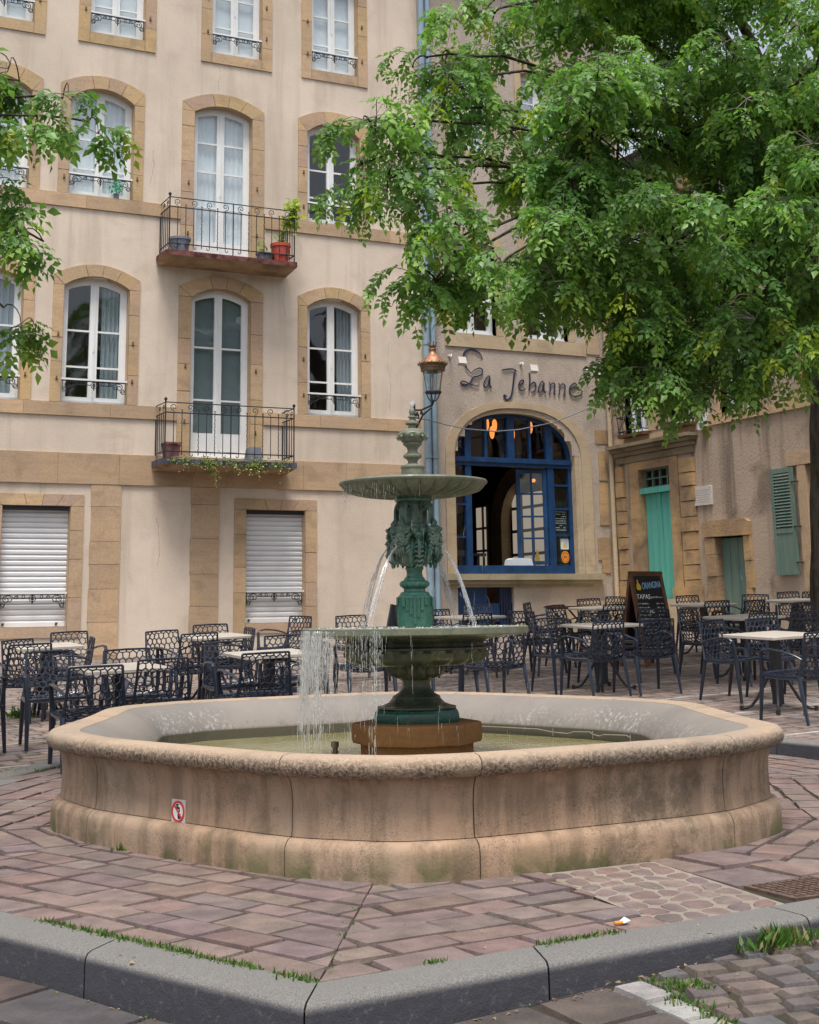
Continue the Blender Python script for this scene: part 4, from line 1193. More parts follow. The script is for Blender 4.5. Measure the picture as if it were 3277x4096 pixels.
# lettering
SX = lambda px: 13.06+.00259*(px-400)+1.1e-7*(px-400)**2
SV = lambda px,py: 5.61+.00234*(395+.062*(px-400)-py)*(1+5e-5*(px-400))
def stroke(mb, pts, w0, w1=None, wm=None):
    P = []
    for i in range(len(pts)-1):
        p0 = pts[max(0,i-1)]; p1 = pts[i]; p2 = pts[i+1]; p3 = pts[min(len(pts)-1,i+2)]
        for k in range(6):
            t = k/6
            P.append(tuple(.5*(2*p1[j]+(-p0[j]+p2[j])*t+(2*p0[j]-5*p1[j]+4*p2[j]-p3[j])*t*t+(-p0[j]+3*p1[j]-3*p2[j]+p3[j])*t**3) for j in (0,1)))
    P.append(pts[-1]); n = len(P)
    w1 = w0 if w1 is None else w1
    rad = [(w0+(w1-w0)*i/(n-1) if wm is None else (w0+(wm-w0)*math.sin(PI*i/(n-1))))*.00118 for i in range(n)]
    mb.tube([(SX(x),.025,SV(x,y)) for x,y in P], rad, 6)
lt = MB(TL)
stroke(lt, [(590,195),(575,150),(530,112),(480,102),(440,125),(428,165),(436,220),(455,270),(490,308)], 6, wm=17)
stroke(lt, [(490,308),(520,280),(565,264),(590,285),(580,315),(540,335),(505,345),(480,385),(450,405),(415,405),(398,390),(410,376),(440,382),(480,402),(530,415),(545,420)], 7, wm=13)
stroke(lt, [(545,420),(555,395),(552,370)], 7, 4)
stroke(lt, [(652,345),(640,330),(612,360),(596,400),(606,428),(630,410),(650,345),(648,400),(656,430),(662,420)], 9, wm=11)
stroke(lt, [(752,285),(780,276),(850,272),(890,292)], 5, wm=13)
stroke(lt, [(872,280),(858,340),(845,430),(828,500),(800,532),(775,520),(768,492),(790,505)], 14, wm=15)
stroke(lt, [(898,408),(935,388),(938,366),(915,372),(898,405),(905,445),(930,455),(950,435)], 9, wm=11)
stroke(lt, [(988,296),(996,330),(992,400),(982,462)], 8, wm=14)
stroke(lt, [(992,415),(1020,385),(1042,395),(1045,430),(1025,462),(1005,468)], 8, wm=13)
stroke(lt, [(1118,392),(1100,375),(1078,405),(1064,445),(1075,468),(1098,450),(1116,385),(1114,440),(1124,470),(1132,462)], 9, wm=11)
stroke(lt, [(1158,380),(1170,400),(1168,440),(1158,482)], 8, 12)
stroke(lt, [(1168,412),(1190,390),(1208,400),(1206,440),(1198,482),(1212,478)], 8, wm=12)
stroke(lt, [(1240,388),(1252,408),(1250,450),(1240,492)], 8, 12)
stroke(lt, [(1250,420),(1275,396),(1296,408),(1294,450),(1282,494),(1300,488)], 8, wm=12)
stroke(lt, [(1338,440),(1380,425),(1397,405),(1380,393),(1350,410),(1334,450),(1348,490),(1385,502),(1425,490),(1444,460),(1436,452)], 9, wm=12)
tag(lt.build('sign', M['navy'], None, 50, org=TL(14.5,.03,5.6)), 'dark hand-lettered restaurant sign reading La Jehanne above the arched window', 'sign')
# spotlights over the sign
for k,(px,py,bx,by) in enumerate(((12.44,5.97,12.88,6.02),(14.10,5.92,14.50,5.97),(15.70,5.90,16.02,5.95))):
    s = thing('wall_spotlight', ['white spotlight over the start of the lettering, beside the street lamp','white spotlight over the middle of the lettering','white spotlight over the last letters, half hidden by leaves'][k], 'spotlight', TL(bx-.06,0,by+.12), 'spotlights over the lettering')
    a = MB(TL); a.tube([(bx-.06,0,by+.12),(bx-.06,.10,by+.13),(bx-.25,.42,by+.02)], .014, 8); a.ball((bx-.06,.02,by+.12), .028, 8, 6); a.build('arm', M['tub'], s, 50)
    h = MB(TL); h.obox((bx-.02,.42,by-.05), (.17,.11,.14), Matrix.Rotation(.35,4,'X')); h.build('lamp_head', M['plaque'], s)

# --- stone wing on the right
hC = thing('house', 'weathered ochre stained stone house with the turquoise door, at right angles to the others', 'house', (WX+3,19,1.0))
w0,w1 = -23.83,-9.0
hol = [(-23.28,-22.50,4.66,6.35),(-21.80,-21.03,4.66,6.35),(-20.26,-19.35,4.72,6.35),(-18.0,-17.25,4.72,6.35),(-22.97,-21.83,.9,3.98),(-20.68,-19.76,.4,2.55),(-18.24,-17.2,1.65,3.66),
       (-23.2,-22.4,7.6,9.3),(-21.6,-20.8,7.6,9.3),(-20.1,-19.3,7.6,9.3),(-18.0,-17.2,7.6,9.3),(-15.5,-14.6,4.72,6.35)]
mb = MB(TW); wall_grid(TW, mb, w0,w1,-.5,10.2,hol,0,-.3)
mb.box(w0,w1,-7,-6.8,-.5,10.2); mb.box(w1-.05,w1,-6.8,-.31,-.5,10.2); mb.box(w0-.3,w0-.1,-7,-.62,-.5,10.2); mb.box(w0,w1,-6.8,-.31,10.0,10.2); mb.box(w0,w1-.06,-6.8,-.32,4.0,4.15)
mb.build('wall', M['wing'], hC, fixn=False)
mb = MB(TW); mb.add([(w0,.45,10.2),(w1+.3,.45,10.2),(w1+.3,-3.5,11.6),(w0,-3.5,11.6),(w0,-7.3,10.2),(w1+.3,-7.3,10.2)],[(0,1,2,3),(3,2,5,4)]); mb.build('roof', M['brown'], hC)
window(TW, hC, -23.28,-22.50,4.66,6.25,.05,(5.2,5.75), .14,'stone2', left='bluereflect', right='bluereflect', rail=None, vo=6.45, ro=.05, bot=0)  # the blue sheets behind this glass stand in for a reflection
window(TW, hC, -21.80,-21.03,4.66,6.25,.05,(5.2,5.75), .14,'stone2', left='greycloth', rail=None, vo=6.45, ro=.05, bot=0)
window(TW, hC, -20.26,-19.35,4.72,6.25,.05,(5.3,5.8), .18,'stone', left='whitecloth', right='whitecloth', vo=6.48, ro=.05, bot=0)
window(TW, hC, -18.0,-17.25,4.72,6.25,.05,(5.3,5.8), .18,'stone', left='whitecloth', right='whitecloth', vo=6.48, ro=.05, bot=0)
window(TW, hC, -15.5,-14.6,4.72,6.25,.05,(5.3,5.8), .18,'stone', left='whitecloth', right='whitecloth', vo=6.48, ro=.05, bot=0)
for a,b in ((-23.2,-22.4),(-21.6,-20.8),(-20.1,-19.3),(-18.0,-17.2)):
    window(TW, hC, a,b,7.6,9.2,.05,(8.2,8.75), .16,'stone', left='whitecloth', right='whitecloth', vo=9.4, ro=.05, bot=.16)
for a,b in ((-23.28,-22.5),(-21.80,-21.03)):     # slanting iron guards
    rb = MB(TW)
    for v,d in ((4.72,.16),(5.0,.22),(5.35,.26)): rb.tube([(a,.0,v),(a,d,v),(b,d,v),(b,.0,v)], .011, 6)
    for k in range(7):
        u = a+(b-a)*k/6; rb.tube([(u,.16,4.66),(u,.26,5.35)], .008, 5)
    rb.tube([(a,.2,4.7),(b,.26,5.35)], .008, 5); rb.tube([(b,.2,4.7),(a,.26,5.35)], .008, 5)
    rb.build('window_guard', M['iron'], hC, 60)
    sb = MB(TW); sb.box(a-.04,b+.04,-.02,.18,4.60,4.658); sb.build('sill', M['brown'], hC)
for q in ((-23.75,-20.86,-.02,.014,4.50,4.60),(-20.62,-9.2,-.02,.05,4.53,4.70)):
    mb = MB(TW); mb.box(*q); mb.build('string_course', M['stone'], hC)
mb = MB(TW); mb.box(-22.45,-21.86,-.02,.012,4.66,6.2); mb.build('stone_panel', M['stone'], hC)
mb = MB(TW)
mb.box(-23.62,-21.05,-.02,.10,4.24,4.32); mb.box(-23.66,-21.02,-.02,.17,4.325,4.39); mb.box(-23.70,-20.98,-.02,.25,4.395,4.46); mb.box(-23.6,-21.1,-.02,.05,4.10,4.23)
mb.build('cornice', stone('mossy_cornice', (.28,.23,.16), (.22,.18,.12), (.09,.09,.05), .6, .7), hC)
# door surround with quoins
mb = MB(TW)
inn = [(-22.9,.9),(-21.9,.9),(-21.9,3.93),(-22.9,3.93)]; out = [(-23.2,.9),(-21.62,.9),(-21.62,4.09),(-23.2,4.09)]
mb.ring(out,inn,.03); mb.side(out,.03,-.02); mb.side(inn,.03,-.28)
mb.build('door_surround', M['stone3'], hC)
for a,b in ((-23.66,-23.34),(-21.58,-21.10)):
    mb = MB(TW); v = 1.2; k = 0
    while v < 3.95:
        h = R.uniform(.24,.34); e = R.uniform(0,.05)
        mb.box(a+e,b-R.uniform(0,.05),-.02,.05+R.uniform(0,.035),v,v+h-.02); v += h; k += 1
    mb.build('quoin', M['stone3'], hC)
for a,b,v in ((-21.88,-21.06,1.62),(-23.72,-22.93,1.55)):
    mb = MB(TW); mb.box(a,b,-.02,.10,1.0,v); mb.build('plinth_block', M['stone3'], hC)
dr = MB(TW)
for k in range(11):
    a = -22.88+k*.0875
    dr.box(a,a+.083,-.16,-.115+(.004 if k%2 else 0),1.40,3.44)
dr.box(-22.9,-21.9,-.2,-.161,1.40,3.46); dr.box(-22.43,-22.37,-.115,-.09,1.40,3.44)
d_ = dr.build('door', M['teal'], hC)
tm = MB(TW); tm.box(-22.93,-21.89,-.18,.0,3.45,3.56); tm.build('lintel', M['teal'], d_)
tm = MB(TW); 
for k in range(5): u = -22.88+k*.24; tm.box(u,u+.035,-.16,-.11,3.56,3.93)
for v in (3.56,3.73,3.90): tm.box(-22.9,-21.9,-.155,-.12,v,v+.03)
tm.build('transom_bars', M['oldgreen'], d_)
tm = MB(TW); tm.box(-22.9,-21.9,-.24,-.23,3.5,3.93); tm.build('transom_glass', M['dark'], d_)
sp = MB(TW); sp.box(-23.75,-21.4,0,.95,.5,1.40); sp.box(-23.9,-21.2,.95,1.3,.4,1.22); sp.box(-24.0,-21.0,1.3,1.65,.3,1.04)
sp.build('doorstep', M['stone2'], hC)
# small door
mb = MB(TW)
q = [(-20.93,2.50),(-19.64,2.48),(-19.63,2.72),(-19.72,2.77),(-20.1,2.78),(-20.5,2.79),(-20.88,2.78),(-20.94,2.70)]
mb.prism(q,-.02,.09)
for a,b in ((-20.90,-20.60),(-19.82,-19.62)):
    v = .5
    while v < 2.47:
        h = min(R.uniform(.3,.5),2.475-v); mb.box(a+R.uniform(0,.03) if a < -20.7 else a,b-(R.uniform(0,.05) if a > -20 else 0),-.29,.05+R.uniform(0,.02),v,v+h-.008); v += h
mb.build('small_door_surround', M['stone3'], hC)
dr = MB(TW)
for k in range(7): a = -20.6+k*.112; dr.box(a,a+.108,-.14,-.10+(.004 if k%2 else 0),.6,2.46)
dr.build('small_door', M['oldgreen'], hC)
dr = MB(TW); dr.box(-19.98,-19.822,-.095,-.06,1.15,1.9); dr.build('door_patch', M['oldgreen'], hC)
# right window with open louvred shutter
mb = MB(TW); mb.box(-18.6,-17.1,-.02,.05,3.575,3.80)
mb.box(-18.34,-18.14,-.29,.045,1.5,3.57); mb.box(-17.3,-17.1,-.29,.045,1.5,3.57); mb.box(-18.34,-17.1,-.02,.04,1.42,1.73)
mb.build('window_surround', M['stone'], hC)
window(TW, hC, -18.14,-17.3,1.75,3.55,.01,(2.35,2.95), 0, left='whitecloth', right='whitecloth')
sh = MB(TW); a,b = -18.95,-18.41
sh.box(a,a+.07,.06,.10,1.75,3.55); sh.box(b-.07,b,.06,.10,1.75,3.55)
for v in (1.75,2.45,3.47): sh.box(a+.07,b-.07,.062,.098,v,v+.08)
sh.box(a+.07,b-.07,.07,.088,1.83,2.45)
for k in range(17):
    v = 2.56+k*.054
    sh.add([(a+.07,.064,v+.045),(b-.07,.064,v+.045),(b-.07,.105,v),(a+.07,.105,v),(a+.07,.064,v+.053),(b-.07,.064,v+.053),(b-.07,.105,v+.008),(a+.07,.105,v+.008)],[(0,1,2,3),(4,5,6,7),(0,1,5,4),(2,3,7,6),(0,3,7,4),(1,2,6,5)])
s_ = sh.build('shutter', M['oldgreen'], hC)
hn = MB(TW)
for v in (1.95,2.55,3.3): hn.tube([(b-.02,.105,v),(b+.06,.10,v),(b+.10,.05,v)], .012, 6)
hn.build('hinge', M['iron'], s_, 50)
# plaque, box, pipe on the wing
tag((lambda m: (m.box(-21.155,-20.655,0,.035,3.09,3.44), [m.tube([(u,.0,v),(u,.045,v)], .014, 8) for u in (-21.12,-20.69) for v in (3.10,3.43)], m.build('wall_plaque', M['plaque'], None, org=TW(-20.9,0,3.09)))[-1])(MB(TW)), 'pale marble plaque with worn engraving, on the wall right of the turquoise door', 'plaque')
pl = MB(TW)
for r in range(6):
    u = -21.09
    while u < -20.75:
        l = R.uniform(.02,.06); pl.box(u,u+l,.035,.0365,3.36-r*.043,3.368-r*.043); u += l+.015
po = pl.build('engraving', M['greypot'], bpy.data.objects['wall_plaque'])
bx = MB(TW)
bx.box(-20.83,-20.65,0,.12,4.47,4.49); bx.box(-20.83,-20.65,0,.12,4.60,4.62); bx.box(-20.83,-20.65,0,.12,4.76,4.78); bx.box(-20.83,-20.81,0,.12,4.49,4.76); bx.box(-20.67,-20.65,0,.12,4.49,4.76)
bx.box(-20.81,-20.67,.0,.02,4.49,4.76)
tag(bx.build('wall_box', M['tub'], None, org=TW(-20.74,0,4.47)), 'small white two-compartment fixture at the end of the stone ledge above the plaque', 'wall box')
pc = MB(TW); pc.tube([(-23.7,.10,z) for z in (1.4,5,10)], .05, 10); pc.build('drainpipe', M['stone2'], hC, 50)

# ------------------------------------------------------------------ cafe furniture
def lattice(mb, surf, nu, nv, web, th):
    jit = {}
    def J(i, j):
        key = (round(i*6), round(j*6))
        if key not in jit:
            h = random.Random(key[0]*7919+key[1]*104729+3)
            jit[key] = (h.uniform(-.12,.12), h.uniform(-.14,.14))
        return jit[key]
    def S(u, v): return max(0, min(1, u/nu)), max(0, min(1, v/nv))
    def P(s, t): return Vector(surf(s,t))
    for j in range(-1, nv+2):
        for i in range(-1, nu+2):
            ci = i + (.5 if j%2 else 0); cj = j
            hexa = [(ci+.0,cj-.667),(ci+.5,cj-.333),(ci+.5,cj+.333),(ci,cj+.667),(ci-.5,cj+.333),(ci-.5,cj-.333)]
            pts = []
            for u,v in hexa:
                a,b = J(u,v); pts.append(S(u+a, v+b))
            ar = abs(area(pts))
            if ar < .12/(nu*nv): continue
            cx = sum(p[0] for p in pts)/6; cy = sum(p[1] for p in pts)/6
            o = [P(*p) for p in pts]; c = P(cx,cy)
            inn = []
            for q in o:
                d = (c-q).length or 1; inn.append(q.lerp(c, min(.75, web/d)))
            nrm = Vector((0,0,0))
            for k in range(6): nrm += (o[k]-c).cross(o[(k+1)%6]-c)
            if nrm.length < 1e-9: continue
            nrm.normalize(); e = nrm*th/2
            vs = [q+e for q in o]+[q+e for q in inn]+[q-e for q in inn]+[q-e for q in o]
            fs = []
            for k in range(6):
                m = (k+1)%6; fs += [(k,m,6+m,6+k),(6+k,6+m,12+m,12+k),(12+k,12+m,18+m,18+k)]
            mb.add(vs, fs)
PROF = [(-.288,.815),(-.268,.70),(-.243,.58),(-.215,.49),(-.165,.425),(-.08,.398),(.03,.405),(.14,.425),(.225,.435)]
def prof_at(t):
    x = t*(len(PROF)-1); i = min(int(x), len(PROF)-2); f = x-i
    p = [Vector((*PROF[max(0,min(len(PROF)-1,i+k))],0)) for k in (-1,0,1,2)]
    q = .5*(2*p[1]+(p[2]-p[0])*f+(2*p[0]-5*p[1]+4*p[2]-p[3])*f*f+(-p[0]+3*p[1]-3*p[2]+p[3])*f**3)
    return q.x,q.y
def shell(s, t):
    y,z = prof_at(t); w = .19+.02*min(1,t/.45)+ (.012 if t > .45 else .012*t/.45)
    k = 2*s-1; bow = (1-k*k)
    if t < .5: y -= .022*bow; 
    z -= .030*bow*max(0, 1-abs(t-.52)/.45)
    return (k*w, y, z)
def make_chair():
    t = thing('cafe_chair', 'x', 'chair', (0,0,0), 'black lattice chairs of the cafe terrace')
    ORG[t.name] = Vector((0,0,0)); t.scale = (1.12,1,1)
    b = MB(); lattice(b, lambda s,v: shell(s, .47*v), 7, 8, .0058, .011); b.build('backrest', M['plastic'], t, fixn=False)
    b = MB(); lattice(b, lambda s,v: shell(s, .47+.53*v), 7, 6, .0065, .011); b.build('seat', M['plastic'], t, fixn=False)
    f = MB()
    f.tube([(-.19,-.289,.818),(0,-.300,.822),(.19,-.289,.818)], .0095, 6)
    for s in (-1,1):
        f.tube([(s*.190,-.289,.818),(s*.200,-.262,.64),(s*.212,-.232,.50),(s*.222,-.215,.42)], [.010,.011,.013,.018], 6)
        f.tube([(s*.222,-.22,.42),(s*.236,0,.412),(s*.25,.215,.425)], [.022,.02,.024], 6)
    f.tube([(-.245,.222,.43),(0,.24,.436),(.245,.222,.43)], .016, 6)
    f.tube([(-.22,-.215,.405),(0,-.16,.385),(.22,-.215,.405)], .012, 6)
    f.build('frame', M['plastic'], t, 50)
    for s in (-1,1):
        l = MB(); l.tube([(s*.250,.212,.44),(s*.256,.232,.25),(s*.262,.255,.0)], [.024,.020,.015], 6)
        l.tube([(s*.250,.212,.43),(s*.262,.205,.55),(s*.268,.195,.635)], [.022,.018,.017], 6); l.build('leg', M['plastic'], t, 50)
        l = MB(); l.tube([(s*.222,-.213,.43),(s*.226,-.255,.22),(s*.230,-.300,.0)], [.022,.019,.014], 6); l.build('leg', M['plastic'], t, 50)
        a = MB(); a.tube([(s*.268,.197,.625),(s*.270,.165,.655),(s*.268,.08,.665),(s*.252,-.08,.648),(s*.225,-.19,.618),(s*.204,-.252,.585)], [.017,.019,.019,.018,.016,.013], 8, .62); a.build('armrest', M['plastic'], t, 50)
    return t
def copy_tree(o, parent=None):
    c = o.copy(); COL.objects.link(c)
    if parent: c.parent = parent
    for ch in list(o.children): copy_tree(ch, c)
    return c
def stand(o, x, y, deg):
    n = Vector((-.0315,-.037,1)).normalized()
    q = Vector((0,0,1)).rotation_difference(n)
    o.rotation_mode = 'QUATERNION'
    o.rotation_quaternion = q @ Matrix.Rotation(math.radians(deg-90),3,'Z').to_quaternion()
    o.location = (x,y,gz(x,y)+.004)
CH = [
(2.16,13.12,60,'black lattice chair cut off by the left edge of the picture'),
(3.31,15.63,300,'black lattice chair at the far left, half hidden behind two others near the wall'),
(3.11,15.27,92,'black lattice chair near the left edge, back to us, one slim leg showing clear'),
(3.03,13.42,268,'black lattice chair facing us beside the left basin rim, two legs clear on the paving'),
(2.98,11.88,84,'black lattice chair seen from behind at the leftmost pale table, nearest the basin rim'),
(3.62,12.22,88,'black lattice chair seen from behind, second along the basin rim from the left'),
(3.63,15.65,172,'black lattice chair facing left beside the table at the stone pilaster'),
(3.98,16.65,272,'black lattice chair by the wall under the left roller shutter, behind a pale table'),
(3.68,13.10,268,'black lattice chair facing us behind the leftmost front table'),
(4.93,15.87,285,'tall looking black lattice chair before the bare wall between the two pilasters'),
(4.99,15.54,95,'black lattice chair, back to us, at the pale table by the right pilaster'),
(5.70,16.67,268,'black lattice chair of which only the top shows, close under the right pilaster'),
(5.51,15.81,175,'black lattice chair standing sideways just left of the right roller shutter'),
(4.76,13.35,272,'black lattice chair facing us left of the table beside the falling water'),
(4.55,12.20,86,'black lattice chair seen from behind at the basin rim, just left of the falling water'),
(5.55,13.83,266,'black lattice chair facing us behind the table next to the falling water'),
(7.00,17.75,200,'black lattice chair against the sill of the right roller shutter'),
(5.14,12.81,185,'black lattice chair seen through the streams of falling water'),
(7.79,17.08,270,'black lattice chair whose back just shows above the left of the lower basin'),
(6.60,14.32,80,'black lattice chair whose legs show left of the fountain stem under the lower basin'),
(9.36,17.46,285,'black lattice chair right behind the green fountain block'),
(9.07,16.52,92,'black lattice chair in front of the pale table before the blue cellar door'),
(10.25,18.07,266,'small looking black lattice chair right before the blue cellar door'),
(7.42,14.01,84,'black lattice chair whose seat shows right of the fountain stem under the lower basin'),
(7.73,13.50,94,'black lattice chair seen from behind under the right end of the lower fountain basin'),
(10.01,16.34,20,'black lattice chair turned right, below the dark cellar opening'),
(11.34,18.20,315,'black lattice chair at the pale wall left of the brown wooden table'),
(11.05,17.05,290,'black lattice chair turned to us, in front of the left end of the brown table'),
(9.07,14.21,272,'black lattice chair facing us, left of the middle table of the right group'),
(9.09,13.60,94,'black lattice chair, back to us, before the middle table of the right group'),
(9.74,13.52,84,'black lattice chair, back to us, between the chalkboard and the middle table'),
(10.03,14.71,266,'black lattice chair facing us behind the middle table of the right group'),
(11.62,17.04,88,'black lattice chair overlapping the pale table in front of the brown table'),
(12.46,18.43,272,'black lattice chair mostly hidden under the brown wooden table'),
(12.85,18.92,190,'black lattice chair at the corner of the restaurant wall, right of the brown table'),
(11.08,15.38,80,'black lattice chair standing against the foot of the chalkboard'),
(11.44,14.53,290,'black lattice chair facing us just right of the chalkboard'),
(13.95,17.90,270,'black lattice chair before the foot of the turquoise door'),
(13.01,16.57,90,'black lattice chair with its back to us before the small stone doorway'),
(10.03,12.30,285,'black lattice chair turned towards us left of the nearest table on the right'),
(10.51,12.13,268,'black lattice chair facing us behind the nearest table on the right'),
(11.24,13.53,92,'black lattice chair, back to us, in the row behind the nearest right table'),
(13.37,16.24,100,'black lattice chair in front of the right jamb of the small stone doorway'),
(14.45,17.35,205,'black lattice chair against the stained wall right of the small stone doorway'),
(15.63,17.50,268,'black lattice chair behind the farthest pale table beneath the green shutter'),
(11.79,13.38,85,'black lattice chair near the right edge of the picture, below the tree trunk'),
(13.24,15.09,96,'black lattice chair directly in front of the tree trunk foot'),
(15.49,17.38,180,'black lattice chair mostly hidden behind the tree trunk'),
(9.36,10.55,95,'black lattice chair nearest to us on the right, cut by the edge of the picture'),
]
proto = make_chair()
for i,(x,y,d,lab) in enumerate(CH):
    o = proto if i == 0 else copy_tree(proto)
    o['label'] = lab; stand(o, x, y, d)
def make_table():
    t = thing('cafe_table', 'x', 'table', (0,0,0), 'pale square tables of the cafe terrace'); ORG[t.name] = Vector((0,0,0))
    b = MB(); h = .35
    b.add([(-h,-h,.712),(h,-h,.712),(h,h,.712),(-h,h,.712),(-h-.004,-h-.004,.716),(h+.004,-h-.004,.716),(h+.004,h+.004,.716),(-h-.004,h+.004,.716),(-h-.004,-h-.004,.738),(h+.004,-h-.004,.738),(h+.004,h+.004,.738),(-h-.004,h+.004,.738),(-h+.004,-h+.004,.745),(h-.004,-h+.004,.745),(h-.004,h-.004,.745),(-h+.004,h-.004,.745)],
          [(3,2,1,0),(12,13,14,15)]+[(4*l+i,4*l+(i+1)%4,4*l+4+(i+1)%4,4*l+4+i) for l in range(3) for i in range(4)])
    b.build('tabletop', M['tabletop'], t)
    b = MB(); b.box(-.04,.04,-.04,.04,.06,.69); b.box(-.16,.16,-.16,.16,.69,.711); b.box(-.05,.05,-.05,.05,.30,.40); b.build('column', M['darkmetal'], t)
    for k in range(4):
        a = PI/4+k*PI/2; c,s = math.cos(a),math.sin(a)
        b = MB(); b.tube([(r*c,r*s,z) for r,z in ((.05,.40),(.12,.26),(.20,.12),(.26,.045),(.31,.022),(.36,.022))], .015, 8)
        b.tube([(.36*c,.36*s,.0),(.36*c,.36*s,.045)], .022, 8); b.build('leg', M['darkmetal'], t, 50)
    return t
TB = [(3.35,12.41,0,'leftmost pale square cafe table, behind the chairs at the left rim of the basin'),
(3.47,15.94,0,'pale square cafe table farthest left, below the left roller shutter'),
(5.45,16.06,3,'pale square cafe table in front of the right stone pilaster'),
(4.96,12.95,-2,'pale square cafe table just left of the falling water'),
(9.48,17.17,4,'pale square cafe table behind the fountain, before the blue cellar door'),
(9.58,14.16,0,'pale square cafe table in the middle of the right group, splayed feet in view'),
(12.00,17.70,2,'pale square cafe table in front of the brown wooden table'),
(13.47,17.18,0,'long looking pale square cafe table right of the chalkboard foot'),
(9.72,11.30,3,'pale square cafe table nearest to us on the right'),
(11.64,14.07,0,'pale square cafe table in the second row on the right, below the small doorway'),
(15.04,16.95,0,'farthest pale square cafe table, beside the tree trunk under the green shutter')]
proto = make_table()
for i,(x,y,d,lab) in enumerate(TB):
    o = proto if i == 0 else copy_tree(proto)
    o['label'] = lab; stand(o, x, y, 90+d)
t = thing('wooden_table', 'folding table with a dark brown slatted top and crossed legs, by the restaurant wall', 'table', (12.28,18.79,gz(12.28,18.79)))
b = MB()
for k in range(7): b.box(11.86,12.70,18.48+k*.09,18.56+k*.09,t.location.z+.70,t.location.z+.725)
b.box(11.92,11.96,18.48,19.1,t.location.z+.675,t.location.z+.699); b.box(12.6,12.64,18.48,19.1,t.location.z+.675,t.location.z+.699)
b.build('tabletop', M['brown'], t)
for y in (18.55,19.02):
    for s in (-1,1):
        b = MB(); b.tube([(12.28-s*.34,y+.012*s,t.location.z),(12.28+s*.34,y+.012*s,t.location.z+.69)], .016, 6); b.build('leg', M['darkmetal'], t, 50)
# folded parasol foot / dark stacked table behind the fountain
t = thing('folded_table', 'dark table folded on its side behind the green fountain block', 'table', (9.05,18.1,gz(9.05,18.1)))
z = t.location.z
b = MB(); b.obox((9.05,18.1,z+.62), (.75,.05,.42), Matrix.Rotation(.22,4,'Y')); b.build('tabletop', M['darkmetal'], t)
for s in (-.3,.3):
    b = MB(); b.tube([(9.05+s,18.15,z),(9.05+s,18.1,z+.5),(9.05+s*.9,18.0,z+.92)], .018, 6); b.build('leg', M['darkmetal'], t, 50)

# ------------------------------------------------------------------ chalkboard
def text_mesh(body, size, T, m, name, parent, ext=.0015, shear=0.0, bold=0.0):
    cu = bpy.data.curves.new('lettering_curve', 'FONT'); cu.body = body; cu.size = size; cu.extrude = ext; cu.shear = shear; cu.offset = bold
    tmp = bpy.data.objects.new('lettering_tmp', cu)
    me = bpy.data.meshes.new_from_object(tmp); bpy.data.objects.remove(tmp); bpy.data.curves.remove(cu)
    o0 = ORG[parent.name]
    for v in me.vertices: v.co = Vector(T(v.co.x, v.co.y, v.co.z)) - o0
    me.materials.clear(); me.materials.append(m); me.name = name
    o = bpy.data.objects.new(name, me); COL.objects.link(o); o.parent = parent; ORG[o.name] = o0
    return o
BX,BY = 11.82,16.33; BZ = gz(BX,BY)
bt = thing('chalkboard', 'standing wooden A-frame chalkboard with the handwritten tapas menu', 'chalkboard', (BX,BY,BZ))
BR = Matrix.Rotation(math.radians(11), 3, 'Z'); TILT = math.radians(11)
def TB_(u, v, d):      # board plane: u right, v up the board, d out towards the viewer
    y = -.24 + v*math.sin(TILT) - d*math.cos(TILT); z = v*math.cos(TILT) + d*math.sin(TILT)
    p = BR @ Vector((u, y, 0)); return (BX+p.x, BY+p.y, BZ+z)
def TBb(u, v, d):
    y = .24 - v*math.sin(TILT) + d*math.cos(TILT); z = v*math.cos(TILT) + d*math.sin(TILT)
    p = BR @ Vector((u, y, 0)); return (BX+p.x, BY+p.y, BZ+z)
for T_,nm in ((TB_,'front_frame'),(TBb,'rear_frame')):
    b = MB(T_); W,H = .325,1.30
    for u0_,u1_ in ((-W,-W+.055),(W-.055,W)): b.box(u0_,u1_,.0,H,-.02,.02)
    b.box(-W+.055,W-.055,H-.06,H,-.019,.019); b.box(-W+.055,W-.055,.16,.22,-.019,.019); fr_ = b.build(nm, M['brown'], bt)
    b = MB(T_); b.box(-W+.05,W-.05,.20,H-.05,-.008,.008); b.build('slate', M['slate'], fr_)
text_mesh('ORANGINA', .13, lambda x,y,z: TB_(-.12+x*.56, 1.05+y+.04*x, .010+z), M['chalkblue'], 'heading', bt, bold=.0)
text_mesh('TAPAS', .095, lambda x,y,z: TB_(-.27+x, .915+y, .010+z), M['chalk'], 'menu_heading', bt, shear=.1)
b = MB(TB_)
rr = random.Random(4)
def scrib(u, v, l, h):
    x = u
    while x < u+l:
        w = rr.uniform(.008,.02); b.tube([(x,v+rr.uniform(-.2,.2)*h,.010),(x+w*.4,v+h*rr.uniform(.4,1),.010),(x+w,v+rr.uniform(0,.4)*h,.010)], .0022, 4); x += w+rr.uniform(.003,.009)
scrib(.02,.925,.22,.03)
for k in range(9): scrib(-.27,.84-k*.052,rr.uniform(.22,.33),.022); scrib(.11,.84-k*.052,.05,.02); scrib(.20,.84-k*.052,.04,.02)
for k in range(3): scrib(-.25,.34-k*.05,rr.uniform(.3,.45),.026)
b.box(-.06,.03,.72,.77,.0085,.0105)
mt = b.build('menu_text', M['chalk'], bt)
b = MB(TB_); 
q = [(-.235,1.06),(-.215,1.04),(-.17,1.035),(-.145,1.055),(-.145,1.09),(-.165,1.12),(-.185,1.14),(-.185,1.18),(-.205,1.18),(-.205,1.14),(-.225,1.11)]
vs = [(u,v,.0095) for u,v in q]+[(u,v,.0115) for u,v in q]; n = len(q)
tri = tessellate_polygon([[Vector((u,v,0)) for u,v in q]])
